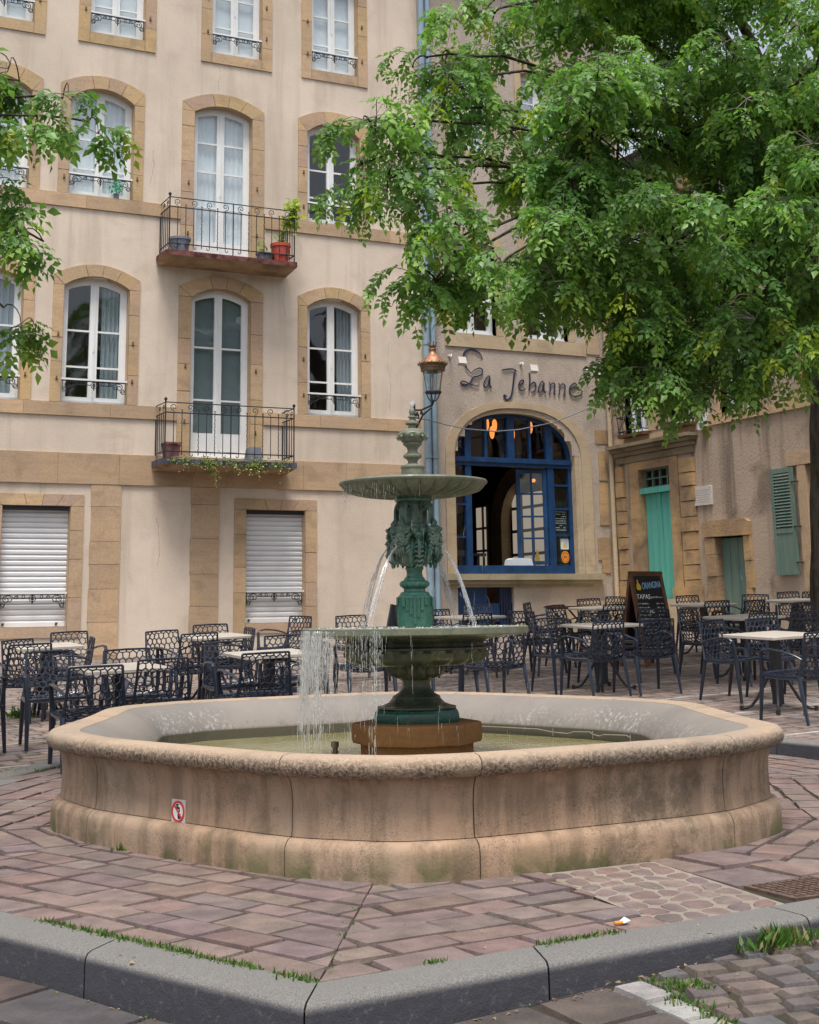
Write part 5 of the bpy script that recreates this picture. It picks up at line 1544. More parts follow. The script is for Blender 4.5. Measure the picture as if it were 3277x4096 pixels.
b.add(vs, [tuple(i+n for i in t_) for t_ in tri]+[(i,(i+1)%n,n+(i+1)%n,n+i) for i in range(n)]); b.build('bottle_drawing', M['yellow'], bt)

# ------------------------------------------------------------------ street lamp on the wall
LX,LY = 12.02,23.0
sl = thing('street_lamp', 'old copper and glass lantern on an iron wall bracket beside the drainpipe', 'street lamp', (12.0,FY,4.65))
b = MB()
b.tube([(12.0,FY-.02,5.10),(12.0,FY-.02,4.55)], .018, 8)
b.tube([(12.0,FY-.03,5.02),(12.0,FY-.35,4.98),(LX,LY+.05,5.02),(LX,LY,5.10)], [.022,.018,.02,.026], 8)
b.tube([(12.0,FY-.03,4.60),(12.0,FY-.18,4.72),(12.0,FY-.40,4.88),(LX,LY+.1,4.97)], [.022,.02,.018,.014], 8)
for c_,r_ in (((FY-.16,4.90),.075),((FY-.34,4.93),.045),((FY-.1,4.74),.05)):
    b.tube([(12.0+.012*math.sin(k), c_[0]+r_*(1-.7*k/20)*math.cos(k*.5), c_[1]+r_*(1-.7*k/20)*math.sin(k*.5)) for k in range(21)], .014, 6)
b.box(11.97,12.03,FY-.03,FY,4.5,5.15)
for k in range(4):
    a = k*PI/2+PI/4; b.tube([(LX+.035*math.cos(a),LY+.035*math.sin(a),5.08),(LX+.10*math.cos(a),LY+.10*math.sin(a),5.15),(LX+.13*math.cos(a),LY+.13*math.sin(a),5.235)], .011, 6)
b.build('bracket', M['iron'], sl, 50)
b = MB(); b.lathe([(.150,5.235),(.156,5.24),(.158,5.265),(.148,5.275),(.12,5.275)], 24, (LX,LY,0)); b.build('base_ring', M['iron'], sl, 30)
b = MB(); b.lathe([(.138,5.275),(.205,5.645)], 12, (LX,LY,0)); b.lathe([(.133,5.28),(.200,5.64)], 12, (LX,LY,0)); b.build('glass', M['glass'], sl, fixn=False)
b = MB()
for k in range(6):
    a = k*PI/3; b.tube([(LX+.141*math.cos(a),LY+.141*math.sin(a),5.27),(LX+.208*math.cos(a),LY+.208*math.sin(a),5.65)], .008, 6)
b.build('glazing_bars', M['bronze'], sl, 50)
b = MB(); b.lathe([(.02,5.28),(.02,5.35),(.034,5.37),(.034,5.52),(.02,5.55),(.012,5.64)], 12, (LX,LY,0)); b.build('lamp_tube', M['tub'], sl, 40)
b = MB(); b.lathe([(.20,5.64),(.225,5.65),(.228,5.70),(.236,5.71),(.238,5.745),(.25,5.755),(.275,5.79),(.272,5.80),(.255,5.795)], 24, (LX,LY,0), lambda r,z,t,i: r*(1+(.03*math.sin(12*t) if 2 <= i <= 4 else 0)))
for k in range(12):
    a = k*PI/6; b.tube([(LX+.262*math.cos(a),LY+.262*math.sin(a),5.77),(LX+.282*math.cos(a),LY+.282*math.sin(a),5.825)], [.022,.006], 5)
b.build('gallery', M['bronze'], sl, 35)
b = MB(); b.lathe([(.255,5.79),(.245,5.80),(.20,5.865),(.15,5.915),(.10,5.965),(.072,5.99),(.062,6.02),(.060,6.05),(.075,6.065),(.072,6.085)], 28, (LX,LY,0)); b.build('cap', M['copper'], sl, 40)
b = MB(); b.lathe([(.05,6.08),(.052,6.12),(.07,6.13),(.07,6.145),(.045,6.16),(.02,6.19)], 14, (LX,LY,0))
for k in range(7):
    a = k*2*PI/7; b.tube([(LX+.062*math.cos(a),LY+.062*math.sin(a),6.14),(LX+.082*math.cos(a),LY+.082*math.sin(a),6.20),(LX+.075*math.cos(a),LY+.075*math.sin(a),6.23)], [.012,.012,.005], 5)
b.build('crown', M['bronze'], sl, 40)
b = MB(); b.tube([(12.03,FY-.12,4.85)]+[(x,23.5,z) for x,z in ((12.14,4.81),(12.55,4.73),(13.0,4.67),(13.64,4.65),(14.17,4.71),(14.98,4.89),(15.68,5.16),(16.34,5.47))]+[(16.5,23.45,5.55)], .011, 6)
tag(b.build('cable', M['greypot'], None, 50, org=(12.1,23.5,4.8)), 'sagging grey cable strung across the arched restaurant window from the street lamp', 'cable')

# ------------------------------------------------------------------ restaurant odds and ends
c_ = thing('pendant_lamps', 'cluster of lit orange pendant bulbs inside the restaurant behind the arch window', 'lamp', (13.95,FY+1.6,5.3))
for k,(x,y,z) in enumerate(((13.62,1.3,4.86),(13.80,1.7,4.84),(13.74,1.2,4.70),(14.12,1.4,4.86),(14.20,1.9,4.68),(14.62,1.5,4.84))):
    x *= 1.062; z = 1.2+(z-1.2)*1.055; y = 1.5
    b = MB(); b.lathe([(.012,.13),(.04,.10),(.055,.03),(.05,-.06),(.03,-.12),(.004,-.14)], 10, (x,FY+y,z)); b.build('bulb', M['bulb'], c_, 50)
    b = MB(); b.tube([(x,FY+y,z+.10),(x,FY+y,5.35)], .006, 5); b.build('flex', M['iron'], c_)
b = MB(); b.lathe([(.03,.03),(.05,0),(.03,-.04)], 8, (15.75,FY+1.8,3.95)); tag(b.build('pendant_bulb', M['bulb'], None, 50, org=(15.75,FY+1.8,3.95)), 'single small lit bulb inside behind the upper pane of the right sidelight', 'lamp')
t = thing('bar_counter', 'dark bar counter inside the open restaurant window with trays on it', 'counter', (14.3,FY+2.6,.95))
b = MB(); b.box(13.9,15.2,FY+2.4,FY+2.9,.95,2.05); b.build('base', M['brown'], t)
b = MB(); b.box(13.95,14.9,FY+2.42,FY+2.85,2.38,2.44); b.box(14.0,14.06,FY+2.5,FY+2.56,2.05,2.38); b.box(14.72,14.78,FY+2.5,FY+2.56,2.05,2.38); b.box(14.0,14.5,FY+2.45,FY+2.8,2.44,2.50); b.build('tray_shelf', M['greypot'], t)
b = MB(TL); b.prism([(14.22,2.105),(14.76,2.105),(14.73,2.22),(14.68,2.25),(14.32,2.25),(14.25,2.22)], -.50, -.27)
tag(b.build('plastic_tub', M['tub'], None, org=TL(14.5,-.38,2.1)), 'white plastic tub upside down on the sill of the open restaurant window', 'tub')
b = MB(TL); b.prism([(14.82,2.12),(15.02,2.12),(15.0,2.2),(14.96,2.42),(14.94,2.30)], -.46, -.40)
tag(b.build('pennant', M['yellow'], None, org=TL(14.9,-.43,2.12)), 'small yellow pennant standing behind the opened casement', 'pennant')
mbd = thing('menu_board', 'black menu board with white lines in the right sidelight of the restaurant window', 'menu board', TL(15.42,-.235,2.72))
b = MB(TL); b.box(15.26,15.56,-.245,-.232,2.72,3.24); b.build('panel', M['slate'], mbd)
b = MB(TL)
for k in range(9):
    v = 3.16-k*.045
    u = 15.29
    while u < 15.53:
        l = rr.uniform(.015,.05); 
        if rr.random() < .75: b.box(u,min(u+l,15.54),-.232,-.2305,v,v+.013)
        u += l+.012
b.build('writing', M['chalk'], mbd)
nt_ = thing('notice', 'small white paper notice with a blue and yellow picture on the right sidelight', 'notice', TL(15.46,-.145,2.45))
b = MB(TL); b.box(15.37,15.56,-.203,-.200,2.42,2.63); b.build('paper', M['tub'], nt_)
b = MB(TL); b.prism([(15.41,2.46),(15.52,2.46),(15.49,2.57),(15.44,2.54)], -.2, -.1985); b.build('yellow_print', M['yellow'], nt_)
b = MB(TL); b.prism([(15.47,2.50),(15.53,2.47),(15.525,2.59),(15.49,2.60)], -.1985, -.197); b.build('blue_print', M['chalkblue'], nt_)
stk = thing('round_sticker', 'round orange sticker on the lowest pane of the right sidelight', 'sticker', TL(15.46,-.2,2.2))
b = MB(TL); b.prism([(15.47+.095*math.cos(k*PI/12),2.27+.12*math.sin(k*PI/12)) for k in range(24)], -.203, -.2); b.build('disc', M['orange'], stk)
b = MB(TL); b.frame([(15.47+.07*math.cos(k*PI/12),2.27+.09*math.sin(k*PI/12)) for k in range(24)], [(15.47+.064*math.cos(k*PI/12),2.27+.083*math.sin(k*PI/12)) for k in range(24)], -.2, -.1985)
for k in range(3): b.box(15.44+k*.022,15.453+k*.022,-.2,-.1985,2.25,2.29)
b.build('print', M['brown'], stk)

# ------------------------------------------------------------------ pots and plants on the balconies
LV = []
def leaf_batch(pos, dirs, nrm, L, Wd, tint):
    # pointed leaf folded along its midrib: 5 points, 4 triangles
    n = len(pos); side = np.cross(dirs, nrm); side /= np.maximum(1e-6, np.linalg.norm(side,axis=1,keepdims=True))
    up = np.cross(side, dirs)
    L = L[:,None]; Wd = Wd[:,None]
    v = np.stack([pos, pos+dirs*L*.42+side*Wd+up*Wd*.35, pos+dirs*L-up*L*.12, pos+dirs*L*.42-side*Wd+up*Wd*.35, pos+dirs*L*.5+up*L*.02], 1)
    return v.reshape(-1,3), np.repeat(tint, 5, axis=0)
def leaf_mesh(name, chunks, m, parent, org):
    V = np.concatenate([c[0] for c in chunks]); Tt = np.concatenate([c[1] for c in chunks])
    n = len(V)//5; base = np.arange(n)*5
    F = np.stack([np.stack([base,base+1,base+4],1),np.stack([base+1,base+2,base+4],1),np.stack([base+2,base+3,base+4],1),np.stack([base+3,base,base+4],1)],1).reshape(-1,3)
    me = bpy.data.meshes.new(name); V = V-np.array(org)
    me.vertices.add(len(V)); me.vertices.foreach_set('co', V.astype(np.float32).ravel())
    me.loops.add(F.size); me.loops.foreach_set('vertex_index', F.astype(np.int32).ravel())
    me.polygons.add(len(F)); me.polygons.foreach_set('loop_start', np.arange(0,F.size,3,dtype=np.int32))
    me.update(calc_edges=True)
    ca = me.color_attributes.new('tint','FLOAT_COLOR','POINT'); arr = np.ones((len(V),4),np.float32); arr[:,:3] = Tt; ca.data.foreach_set('color', arr.ravel())
    me.materials.append(m)
    o = bpy.data.objects.new(name, me); COL.objects.link(o)
    if parent: o.parent = parent
    else: o.location = org
    ORG[o.name] = Vector(org); return o
rng = np.random.default_rng(11)
def unit(a): return a/np.maximum(1e-6,np.linalg.norm(a,axis=1,keepdims=True))
def sprig(c, r, n, L, tint, down=.2):
    pos = np.array(c)+rng.normal(0,1,(n,3))*np.array(r)
    d = unit(rng.normal(0,1,(n,3))+np.array([0,-.3,-down])); nr = unit(rng.normal(0,.6,(n,3))+np.array([0,-.3,1]))
    return leaf_batch(pos, d, nr, L*rng.uniform(.6,1.2,n), L*.3*rng.uniform(.7,1.2,n), np.array(tint)*rng.uniform(.7,1.3,(n,1)))
def pot(name, lab, x, y, z, r0, r1, h, m, square=False):
    o = thing(name, lab, 'flower pot', (x,y,z))
    b = MB(); b.lathe([(r0,0),(r1*.97,h*.8),(r1*.97,h*.82),(r1*1.06,h*.84),(r1*1.06,h),(r1*.94,h),(r1*.92,h*.9)], 4 if square else 24, (x,y,z), rot=PI/4 if square else 0); b.build('pot', m, o, 30)
    b = MB(); b.lathe([(r1*.9,h*.9),(.01,h*.91)], 16, (x,y,z)); b.build('soil', M['joint'], o)
    return o
pot('flower_pot', 'round grey pot at the left end of the upper balcony', 7.18, FY-.42, 7.54, .15, .19, .27, M['greypot'])
p2 = pot('flower_pot', 'red pot with a tall green seedling at the right end of the upper balcony', 9.10, FY-.42, 7.54, .14, .18, .36, M['terracotta'])
leaf_mesh('leaves', [sprig((9.1,FY-.42,8.0),(.03,.03,.08),26,.12,(.22,.32,.06)), sprig((9.32,FY-.5,8.50),(.06,.05,.14),60,.16,(.30,.40,.06)), sprig((9.22,FY-.5,8.33),(.06,.05,.05),30,.16,(.30,.40,.06))], M['leaf'], p2, (9.10,FY-.42,7.54))
b = MB()
for e in ((9.05,8.05),(9.12,8.15),(9.36,8.65),(9.2,8.4)): b.tube([(9.1,FY-.42,7.86),(.5*(9.1+e[0]),FY-.44,.5*(7.9+e[1])+.05),(e[0],FY-.5,e[1])], .006, 5)
b.build('stem', M['grass'], p2) if False else b.build('stem', M['twig'], p2)
p3 = pot('flower_pot', 'low grey pot with a small green shoot beside the red pot on the upper balcony', 8.80, FY-.40, 7.54, .13, .16, .16, M['greypot'])
leaf_mesh('leaves', [sprig((8.74,FY-.4,7.80),(.05,.04,.06),30,.09,(.25,.36,.06))], M['leaf'], p3, (8.80,FY-.40,7.54))
pot('flower_pot', 'square dull red pot at the left end of the lower balcony', 7.12, FY-.35, 3.862, .15, .19, .30, simple('dull_red_pot', (.20,.09,.085), .7, .3, .2, 8, .1), True)
b = MB(); b.lathe([(.20,0),(.19,.02),(.145,.26),(.14,.27)], 4, (8.62,FY-.38,3.862), rot=PI/4); tag(b.build('upturned_pot', M['greypot'], None, org=(8.62,FY-.38,3.862)), 'grey square pot upside down on the right of the lower balcony', 'flower pot')
chunks = []
for x,n,dz in ((7.10,34,.04),(7.32,50,.1),(7.62,60,.10),(7.75,90,.12),(7.80,36,.26),(8.0,50,.07),(8.20,60,.13),(8.45,70,.13),(8.60,100,.12),(8.72,50,.16),(9.0,50,.10),(9.1,24,.14)):
    chunks.append(sprig((x,FY-.64,3.85-dz*.5),(.07,.025,dz*.55),n,.055,(.20,.25,.06),.6))
    chunks.append(sprig((x,FY-.66,3.82-dz*.6),(.07,.02,dz*.5),max(3,n//9),.05,(.75,.68,.66),.3))
for k in range(26): chunks.append(sprig((7.83+.01*math.sin(k),FY-.66,3.80-k*.016),(.008,.008,.008),2,.035,(.30,.30,.10),.6))
tp = thing('trailing_plant', 'straggly green plant with pale flowers trailing over the edge of the lower balcony', 'plant', (8.1,FY-.64,3.86))
leaf_mesh('foliage', chunks, M['leaf'], tp, (8.1,FY-.64,3.86))
b = MB(); b.tube([(7.05+.1*k,FY-.62,3.885+.008*math.sin(k*2)) for k in range(22)], .007, 5)
b.tube([(7.83,FY-.62,3.885),(7.83,FY-.66,3.82),(7.835,FY-.66,3.6),(7.83,FY-.66,3.42)], .004, 5); b.build('stem', M['twig'], tp)
b = MB(TF); b.lathe([(.05,0),(.06,.10)], 12, TF(6.12,-.02,8.58)) if False else None
pp_ = MB(); pp_.lathe([(.045,0),(.055,.10)], 12, (6.13,FY+.03,8.535)); o = thing('window_plant', 'tiny potted turquoise plant on the window sill left of the upper balcony', 'plant', (6.13,FY+.03,8.535)); pp_.build('pot', M['greypot'], o, 30)
leaf_mesh('leaves', [sprig((6.13,FY+.03,8.74),(.06,.03,.07),46,.09,(.10,.42,.36))], M['leaf'], o, (6.13,FY+.03,8.535))

# ------------------------------------------------------------------ no-drinking sign on the basin
ta = Vector(OUT[0]); tb = Vector(OUT[1]); sp_ = ta.lerp(tb,.47)
sr = (tb-ta).normalized(); sn = Vector((sr.y,-sr.x)); sc0 = sp_ - sn*.047
TS = lambda u,d,v: (sc0.x+sr.x*u+sn.x*(d), sc0.y+sr.y*u+sn.y*(d), .225+v)
ns = thing('warning_sign', 'small round red and white no-drinking-water sign on the basin wall', 'sign', TS(0,0,0))
circ = lambda r,n=28: [(r*math.cos(2*PI*k/n), r*math.sin(2*PI*k/n)) for k in range(n)]
b = MB(TS); b.prism([(-.056,-.058),(.056,-.058),(.056,.058),(-.056,.058)], -.012, 0); b.build('plate', M['plaque'], ns)
b = MB(TS); b.prism(circ(.045), 0, .0015); b.build('white_field', M['white'], ns)
b = MB(TS)
b.box(-.022,.012,.0015,.003,.012,.022); b.box(.006,.014,.0015,.003,-.002,.02); b.box(-.012,-.002,.0015,.003,.02,.032); b.box(-.018,.004,.0015,.003,.030,.036)
b.prism([(-.004,-.012),(.022,-.012),(.018,-.036),(0,-.036)], .0015, .003); b.build('tap_and_glass', M['slate'], ns)
b = MB(TS); b.frame(circ(.053), circ(.042), .0, .004)
c5,s5 = math.cos(-.78),math.sin(-.78); b.prism([(x*c5-y*s5, x*s5+y*c5) for x,y in ((-.045,-.005),(.045,-.005),(.045,.005),(-.045,.005))], .003, .0045); b.build('red_ring', M['red'], ns)

# ------------------------------------------------------------------ manhole, litter, weeds
mh = MB(); x0,x1,y0,y1 = 4.26,4.72,4.93,5.27
mh.box(x0,x1,y0,y1,-.03,-.002)
for i in range(11):
    for j in range(8):
        mh.box(x0+.03+i*.038,x0+.052+i*.038,y0+.025+j*.038,y0+.047+j*.038,-.002,.003)
tag(mh.build('manhole_cover', M['rust'], None, org=(4.48,5.1,0)), 'square rusty iron manhole cover in the pavement at the right', 'manhole cover')
b = MB(); b.tube([(3.30,4.875,.009),(3.335,4.868,.009)], .007, 8); o = b.build('cigarette_pack_scrap', M['orange'], None, 40, org=(3.32,4.87,0)); tag(o, 'orange cigarette filter lying on the pavement near the kerb', 'litter')
b = MB(); b.add([(3.335,4.86,.006),(3.37,4.865,.012),(3.365,4.90,.02),(3.33,4.885,.010)],[(0,1,2,3)]); b.add([(3.335,4.86,.008),(3.37,4.865,.014),(3.365,4.90,.022),(3.33,4.885,.012)],[(3,2,1,0)]); tag(b.build('paper_scrap', M['tub'], None, org=(3.35,4.88,0)), 'white paper scrap next to the orange filter on the pavement', 'litter')
def blades(spots):
    ch = []
    for x,y,z,rx,ry,n,h in spots:
        pos = np.stack([x+rng.normal(0,1,n)*rx, y+rng.normal(0,1,n)*ry, np.full(n,z)],1)
        d = unit(np.stack([rng.normal(0,.45,n),rng.normal(0,.45,n),np.ones(n)],1)); nr = unit(rng.normal(0,1,(n,3)))
        t = np.array([.06,.13,.02])*rng.uniform(.6,1.5,(n,1)); t[rng.random(n) < .12] = (.25,.22,.10)
        ch.append(leaf_batch(pos, d, nr, h*rng.uniform(.4,1.3,n), h*.07*rng.uniform(.7,1.4,n)+.0015, t))
    return ch
sp = []
# grass along the back of the kerb
for i,j,dens in ((nin-1,0,1.0),(0,1,.45)):
    a,b_ = Vector(P_IN[i]),Vector(P_IN[j])
    m = int((b_-a).length/.02)
    for k in range(m):
        p = a.lerp(b_, k/m)
        if noise.noise(Vector((p.x*2.1,p.y*2.1,i*3.0))) > (-.12 if dens > .8 else .06): sp.append((p.x,p.y,-.004,.014,.014,16,.028))
for x,y,n,h in ((2.12,7.68,40,.05),(2.32,7.24,24,.03),(2.75,6.45,22,.025),(3.0,6.2,40,.055),(3.18,6.14,40,.05),(3.50,6.13,46,.06),(3.62,6.12,30,.05)):
    sp.append((x,y,-.005,.03,.02,n,h))
sp.append((3.80,4.51,-.06,.06,.03,150,.075)); sp.append((3.92,4.52,-.06,.05,.03,70,.055)); sp.append((3.70,4.50,-.065,.05,.03,50,.045))
for k in range(26):
    t = k/25; x = 3.17-.12*t+R.gauss(0,.02); y = 4.45-.65*t
    sp.append((x,y,gz(x,y)-.01,.02,.02,14,.028))
for k in range(12):
    x = 3.15+.13*k/11*1.0; sp.append((x+R.gauss(0,.02),4.40-.012*k+R.gauss(0,.02),gz(x,4.4)-.01,.02,.018,14,.03))
for t in (0,.2,.35,.5,.62,.8,.9): 
    p = Vector((2.86,6.25)).lerp(Vector((1.98,4.66)),t); sp.append((p.x,p.y,-.01,.012,.015,14,.02))
sp.append((2.55,12.0,.0,.18,.05,140,.035)); sp.append((3.2,15.9,gz(3.2,15.9),.07,.05,60,.14))
for k in range(60):
    x = R.uniform(-.2,1.9); y = R.uniform(3.6,7)
    e = (A[1]-K_[1],-(A[0]-K_[0])) 
    t = R.random(); p = Vector(A).lerp(Vector(K_),t)-Vector((.91,.40))*abs(R.gauss(0,.03)); sp.append((p.x,p.y,gz(p.x,p.y)-.01,.012,.012,4,.015))
o = leaf_mesh('grass', blades(sp), M['grass'], None, (3,5,0)); o['kind'] = 'stuff'; o['label'] = 'grass and weeds growing in joints, along the kerb and at the foot of the basin'
# dead leaves and crumbs
n = 105
pos = np.stack([rng.uniform(.6,4.2,n), rng.uniform(3.6,6.2,n), np.zeros(n)],1)
pos[:60,0] = np.linspace(1.3,3.4,60); 
for i in range(60):
    x = pos[i,0]; yk = 4.37+(x-1.79)*.1 if x > 1.79 else 4.37+(1.79-x)*2.5
    pos[i,1] = yk-abs(rng.normal(0,.035))-.01
for i in range(n): pos[i,2] = (gz(pos[i,0],pos[i,1]) if not inside(pos[i],PLAT) else 0)+.006
d = unit(np.stack([rng.normal(0,1,n),rng.normal(0,1,n),rng.normal(0,.1,n)],1)); nr = unit(rng.normal(0,.25,(n,3))+np.array([0,0,1]))
tt = np.array([.30,.22,.13])*rng.uniform(.5,1.4,(n,1)); tt[rng.random(n)<.15] = (.12,.2,.03)
ch = [leaf_batch(pos,d,nr,rng.uniform(.008,.03,n),rng.uniform(.003,.008,n),tt)]
o = leaf_mesh('fallen_leaves', ch, M['grass'], None, (2,5,0)); o['kind'] = 'stuff'; o['label'] = 'dry leaves and crumbs lying along the kerb and on the paving'

# ------------------------------------------------------------------ trees
CROWN=[
(11.82,13.93,7.27, 1.56,2.75,1.99, 95),(9.75,14.13,6.85, 1.09,2.00,1.33, 70),(8.83,14.59,6.87, 0.75,1.50,0.98, 9),(8.49,14.76,8.42, 0.58,1.50,0.52, 7),(9.82,14.65,8.81, 0.77,1.50,0.47, 22),(10.7,14.4,9.0, 0.9,1.6,0.5, 26),(11.58,14.05,9.10, 1.38,2.25,0.48, 40),(11.76,13.12,5.38, 0.86,2.50,1.33, 60),(10.32,13.56,5.16, 1.19,2.25,1.08, 66),(9.18,14.13,5.36, 0.85,1.75,0.97, 22),(7.66,14.65,7.71, 0.36,0.70,0.31, 6),(7.95,14.5,7.33, 0.34,0.70,0.34, 5),(6.76,14.32,6.46, 0.28,0.60,0.25, 5),(6.90,14.24,5.95, 0.28,0.60,0.30, 6),(6.60,14.35,6.10, 0.16,0.50,0.14, 1),(7.12,14.33,6.56, 0.27,0.60,0.27, 3),(7.65,14.34,5.91, 0.44,0.75,0.25, 5),(7.75,14.18,5.23, 0.44,0.85,0.44, 6),(7.44,14.11,4.68, 0.27,0.65,0.32, 6),(8.09,14.01,4.77, 0.38,0.85,0.44, 5),(8.58,13.76,4.62, 0.38,0.85,0.33, 8),(9.95,13.46,4.12, 0.34,1.00,0.34, 7),(9.95,13.36,3.66, 0.25,0.80,0.28, 4),(10.06,13.41,3.94, 0.45,1.00,0.39, 9),(9.83,13.41,3.53, 0.28,0.80,0.17, 4),(10.83,13.19,4.13, 0.51,1.35,0.56, 14),(10.57,13.10,3.64, 0.28,1.05,0.22, 4),(11.33,12.77,3.98, 0.39,1.50,0.45, 10),(12.54,13.29,7.17, 0.47,2.50,1.78, 40)]
LEFT=[(1.98,11.20,4.90, 0.26,0.90,0.33, 9),(2.39,10.78,5.20, 0.22,0.50,0.13, 5),(2.56,10.58,4.96, 0.14,0.40,0.11, 3),(2.20,10.92,4.88, 0.22,0.75,0.22, 6),(2.11,11.02,4.38, 0.20,0.80,0.26, 7),(2.31,10.92,4.03, 0.22,0.60,0.22, 6),(2.04,11.01,3.90, 0.15,0.75,0.22, 4),(2.01,10.85,3.45, 0.09,0.60,0.22, 3),(1.86,10.82,5.48, 0.05,0.50,0.11, 1),(2.07,10.93,5.35, 0.18,0.50,0.11, 3),(1.66,11.47,4.86, 0.34,1.00,0.82, 14)]
VR = Vector((.8937,-.4487,0)); VD = Vector((.4487,.8937,0))
def bez(a,b,c,d,n):
    return [a*(1-t)**3+b*3*t*(1-t)**2+c*3*t*t*(1-t)+d*t**3 for t in (i/n for i in range(n+1))]
def make_tree(name, label, base, forks, blobs, sizes, seed, tr, dens=1.0, cr=.42, shr=.78, lift=.32, rise=.5, wob=.02):
    blobs = [(x,y,z+lift,max(.1,a*shr) if a < 1 else a-.25,d,max(.1,c*shr) if c < 1 else c-.2,n) for x,y,z,a,d,c,n in blobs]
    q = random.Random(seed); z0 = base[2]
    root = thing(name, label, 'tree', base, 'leafy trees of the square')
    tk = MB(); B = Vector(base)
    top = Vector(forks[0])
    axis = bez(B-Vector((0,0,.3)), B+(top-B)*.3+Vector((.05,.03,0)), B+(top-B)*.7-Vector((.06,0,0)), top, 18)
    tk.tube(axis, [tr*(1.25 if i == 0 else 1.12-.35*i/18)*(1+.04*math.sin(i*2.1)) for i in range(19)], 18)
    tk.build('trunk', M['bark'], root, 0)
    br = MB()
    cl = []
    for cx,cy,cz,rx,rd,rz,n in blobs:
        for k in range(max(1,int(n*dens))):
            while True:
                a,b,c = q.uniform(-1,1),q.uniform(-1,1),q.uniform(-1,1)
                if a*a+b*b+c*c < 1: break
            p = Vector((cx,cy,cz))+VR*(a*rx)+VD*(b*rd)+Vector((0,0,c*rz)); cl.append((p, (cx,cy,cz)))
    # limbs: one per blob, curving up from the fork and drooping out
    limb = {}
    for bl in blobs:
        c = Vector(bl[:3]); s = axis[q.randint(12,18)]
        up = max(c.z, s.z)+rise+q.uniform(0,1.6*rise)
        c1 = Vector((s.x+(c.x-s.x)*.25, s.y+(c.y-s.y)*.25, s.z+(up-s.z)*.8)); c2 = Vector((s.x+(c.x-s.x)*.75, s.y+(c.y-s.y)*.75, up))
        pts = bez(s,c1,c2,c,16); limb[tuple(bl[:3])] = pts
        r0 = min(.12, .022+.0034*bl[6])*(tr/.28)**2.2
        br.tube([p+Vector((q.gauss(0,wob),q.gauss(0,wob),q.gauss(0,wob))) for p in pts], [r0*(1-.86*i/16)+.006 for i in range(17)], 7)
    twv = MB(); P=[];D=[];NN=[];S=[];T=[]
    for p,key in cl:
        pts = limb[key]; s = min(pts[10:], key=lambda w: (w-p).length)
        mid = (s+p)/2+Vector((0,0,.15))
        br.tube(bez(s,s+(p-s)*.3+Vector((0,0,.12)),p+Vector((0,0,.12)),p,5), [.016,.014,.012,.010,.008,.006] if tr > .25 else [.006,.0055,.005,.0045,.004,.003], 5)
        hue = q.random(); bright = q.uniform(.74,1.22)
        for k in range(q.randint(*sizes[0])):
            a0 = q.uniform(0,2*PI); L = q.uniform(*sizes[1]); rr_ = cr*q.random()**.5
            st_ = p+Vector((math.cos(a0)*rr_*.6,math.sin(a0)*rr_*.6,q.uniform(-.5,.5)*cr))
            a1 = a0+q.gauss(0,.6)
            dv = Vector((math.cos(a1),math.sin(a1),q.uniform(-.1,.45))); tw = [st_]; m = 7
            for i in range(m):
                dv = (dv+Vector((q.gauss(0,.12),q.gauss(0,.12),-.20-.05*i))).normalized(); tw.append(tw[-1]+dv*L/m)
            twv.tube([p]+tw, [.006]+[.0048*(1-.75*i/m)+.001 for i in range(m+1)], 3)
            yel = q.random() < .10
            for i in range(1,m+1):
                for sd in ((-1,1) if i < m else (0,)):
                    if q.random() < .08: continue
                    pd = (tw[i]-tw[i-1]).normalized(); sdv = pd.cross(Vector((0,0,1)))
                    if sdv.length < .1: sdv = Vector((1,0,0))
                    sdv.normalize()
                    ld = (pd*.55+sdv*sd*.85+Vector((q.gauss(0,.2),q.gauss(0,.2),-.28+q.gauss(0,.15)))).normalized()
                    nn = Vector((q.gauss(0,.35),q.gauss(0,.35),1)).normalized()
                    P.append(tw[i]); D.append(ld); NN.append(nn); S.append(sizes[2]*q.uniform(.62,1.3))
                    g = .6*hue+.4*q.random()
                    col = (.092+.085*g,.200+.11*g,.060+.03*g)
                    if yel and i >= m-3: col = (.26,.34,.04)
                    elif i >= m-1: col = (col[0]*1.45,col[1]*1.30,col[2]*1.0)
                    T.append(tuple(x*bright for x in col))
    P=np.array(P);D=np.array(D);NN=np.array(NN);S=np.array(S);T=np.array(T)
    sd = unit(np.cross(D,NN)); up = np.cross(sd,D)
    ch = []
    for along,sx in ((.30,-1),(.34,1),(.68,-1),(.72,1),(1.0,0)):
        n = len(P)
        o_ = P+D*(S*along*.95)[:,None]-up*(S*along*along*.12)[:,None]
        d_ = unit(D*(.55 if sx else 1)+sd*sx*.8+rng.normal(0,.12,(n,3))-up*.15)
        ll = S*(.50 if sx else .58)*rng.uniform(.8,1.15,n)
        ch.append(leaf_batch(o_,d_,unit(up+rng.normal(0,.25,(n,3))),ll,ll*rng.uniform(.25,.35,n),T*rng.uniform(.85,1.18,(n,1))))
    leaf_mesh('crown', ch, M['leaf'], root, base)
    br.build('branch', M['bark'], root, 0); o = twv.build('twig', M['twig'], root, fixn=False); o['kind'] = 'stuff'
    return root
make_tree('tree', 'large leafy tree with drooping branches at the right, its dark trunk at the picture edge', (14.36,15.5,gz(14.36,15.5)), [(14.68,15.3,6.4)], CROWN, ((5,7),(.34,.66),.178), 5, .29, .60, .36)
LEFT = [(x-.07,y+.03,*r_) for x,y,*r_ in LEFT]+[(.75,11.7,5.0,.5,.9,.6,60),(.2,12.1,5.4,.6,.9,.7,70),(-.5,12.5,6.0,1.1,1.2,.9,120),(.6,11.9,4.2,.4,.7,.4,40),(-1.4,12.9,5.2,.9,1.1,.8,90)]
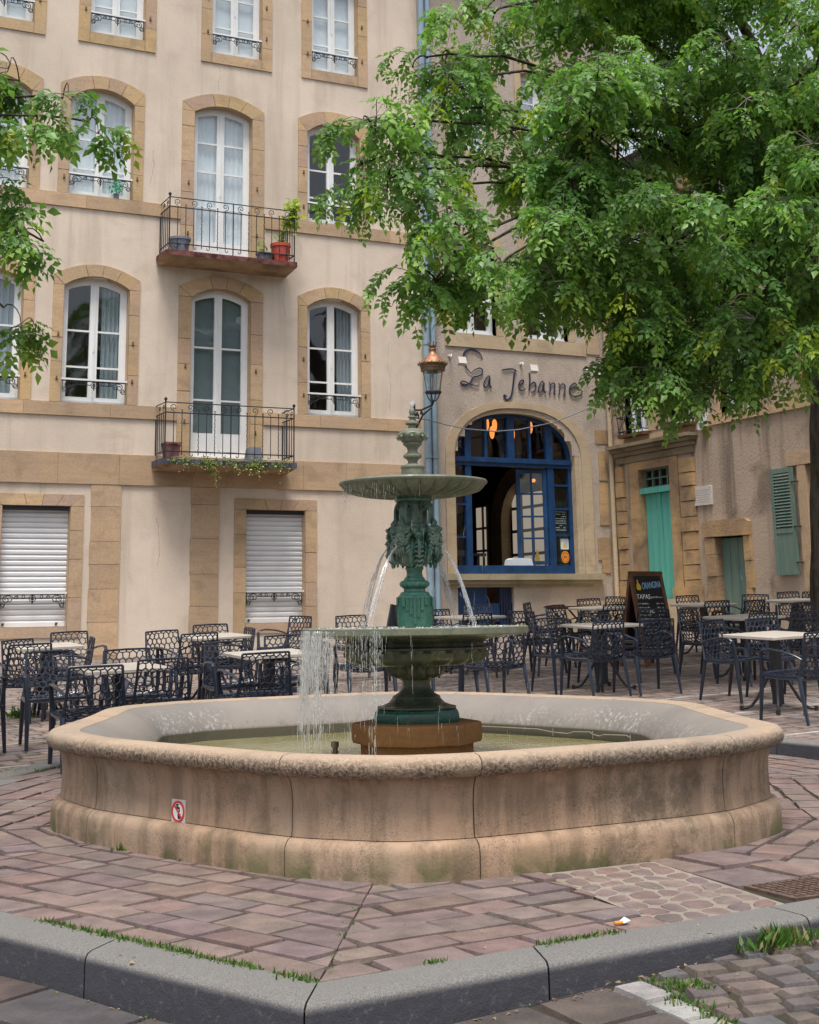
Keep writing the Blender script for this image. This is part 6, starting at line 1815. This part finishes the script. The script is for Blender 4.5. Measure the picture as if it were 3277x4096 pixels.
make_tree('tree', 'tree outside the left edge of which only leafy branch ends reach into the picture', (-.6,12.6,gz(-.6,12.6)), [(-.4,12.4,4.6)], LEFT, ((3,5),(.2,.36),.15), 9, .2, .32, .13, .64, .12, .12, .004)

# ------------------------------------------------------------------ light and camera
w = bpy.data.worlds.new('World'); sc.world = w; w.use_nodes = True
nt = w.node_tree; bg = nt.nodes['Background']
sky = nt.nodes.new('ShaderNodeTexSky'); sky.sky_type = 'NISHITA'; sky.sun_disc = False
SE, SA = math.radians(70), math.radians(-150)
sky.sun_elevation = SE; sky.sun_rotation = SA; sky.dust_density = 4; sky.ozone_density = 1
hs = nt.nodes.new('ShaderNodeHueSaturation'); hs.inputs['Saturation'].default_value = .45
nt.links.new(sky.outputs[0], hs.inputs['Color'])
nt.links.new(hs.outputs[0], bg.inputs['Color']); bg.inputs['Strength'].default_value = .12
sun = bpy.data.lights.new('sun', 'SUN'); sun.energy = 2.0; sun.angle = math.radians(18); sun.color = (1,.95,.88)
so = bpy.data.objects.new('sun', sun); COL.objects.link(so)
dirv = Vector((math.sin(SA)*math.cos(SE), math.cos(SA)*math.cos(SE), math.sin(SE)))
so.rotation_euler = dirv.to_track_quat('Z','Y').to_euler()
cam = bpy.data.cameras.new('camera'); co = bpy.data.objects.new('camera', cam); COL.objects.link(co)
cam.sensor_fit = 'HORIZONTAL'; cam.sensor_width = 36; cam.lens = 36*2950/1725
yaw = math.atan2(.4487,.8937); pit = math.radians(12); rol = math.atan(.0155)
Fw = Vector((math.sin(yaw)*math.cos(pit), math.cos(yaw)*math.cos(pit), math.sin(pit)))
Rt = Vector((math.cos(yaw), -math.sin(yaw), 0)); Up = Rt.cross(Fw)
r = Rt*math.cos(rol) - Up*math.sin(rol); u = Rt*math.sin(rol) + Up*math.cos(rol)
mat4 = Matrix(((r.x,u.x,-Fw.x,0),(r.y,u.y,-Fw.y,0),(r.z,u.z,-Fw.z,1.2),(0,0,0,1)))
co.matrix_world = mat4
cam.shift_y = -(1078-(1293-2950*math.tan(pit)))/1725
cam.clip_end = 2000; cam.clip_start = .1
sc.camera = co
sc.view_settings.view_transform = 'Standard'; sc.view_settings.look = 'None'
sc.view_settings.exposure = .82; sc.view_settings.gamma = 1
sc.cycles.use_denoising = True
sc.cycles.max_bounces = 8; sc.cycles.transparent_max_bounces = 24
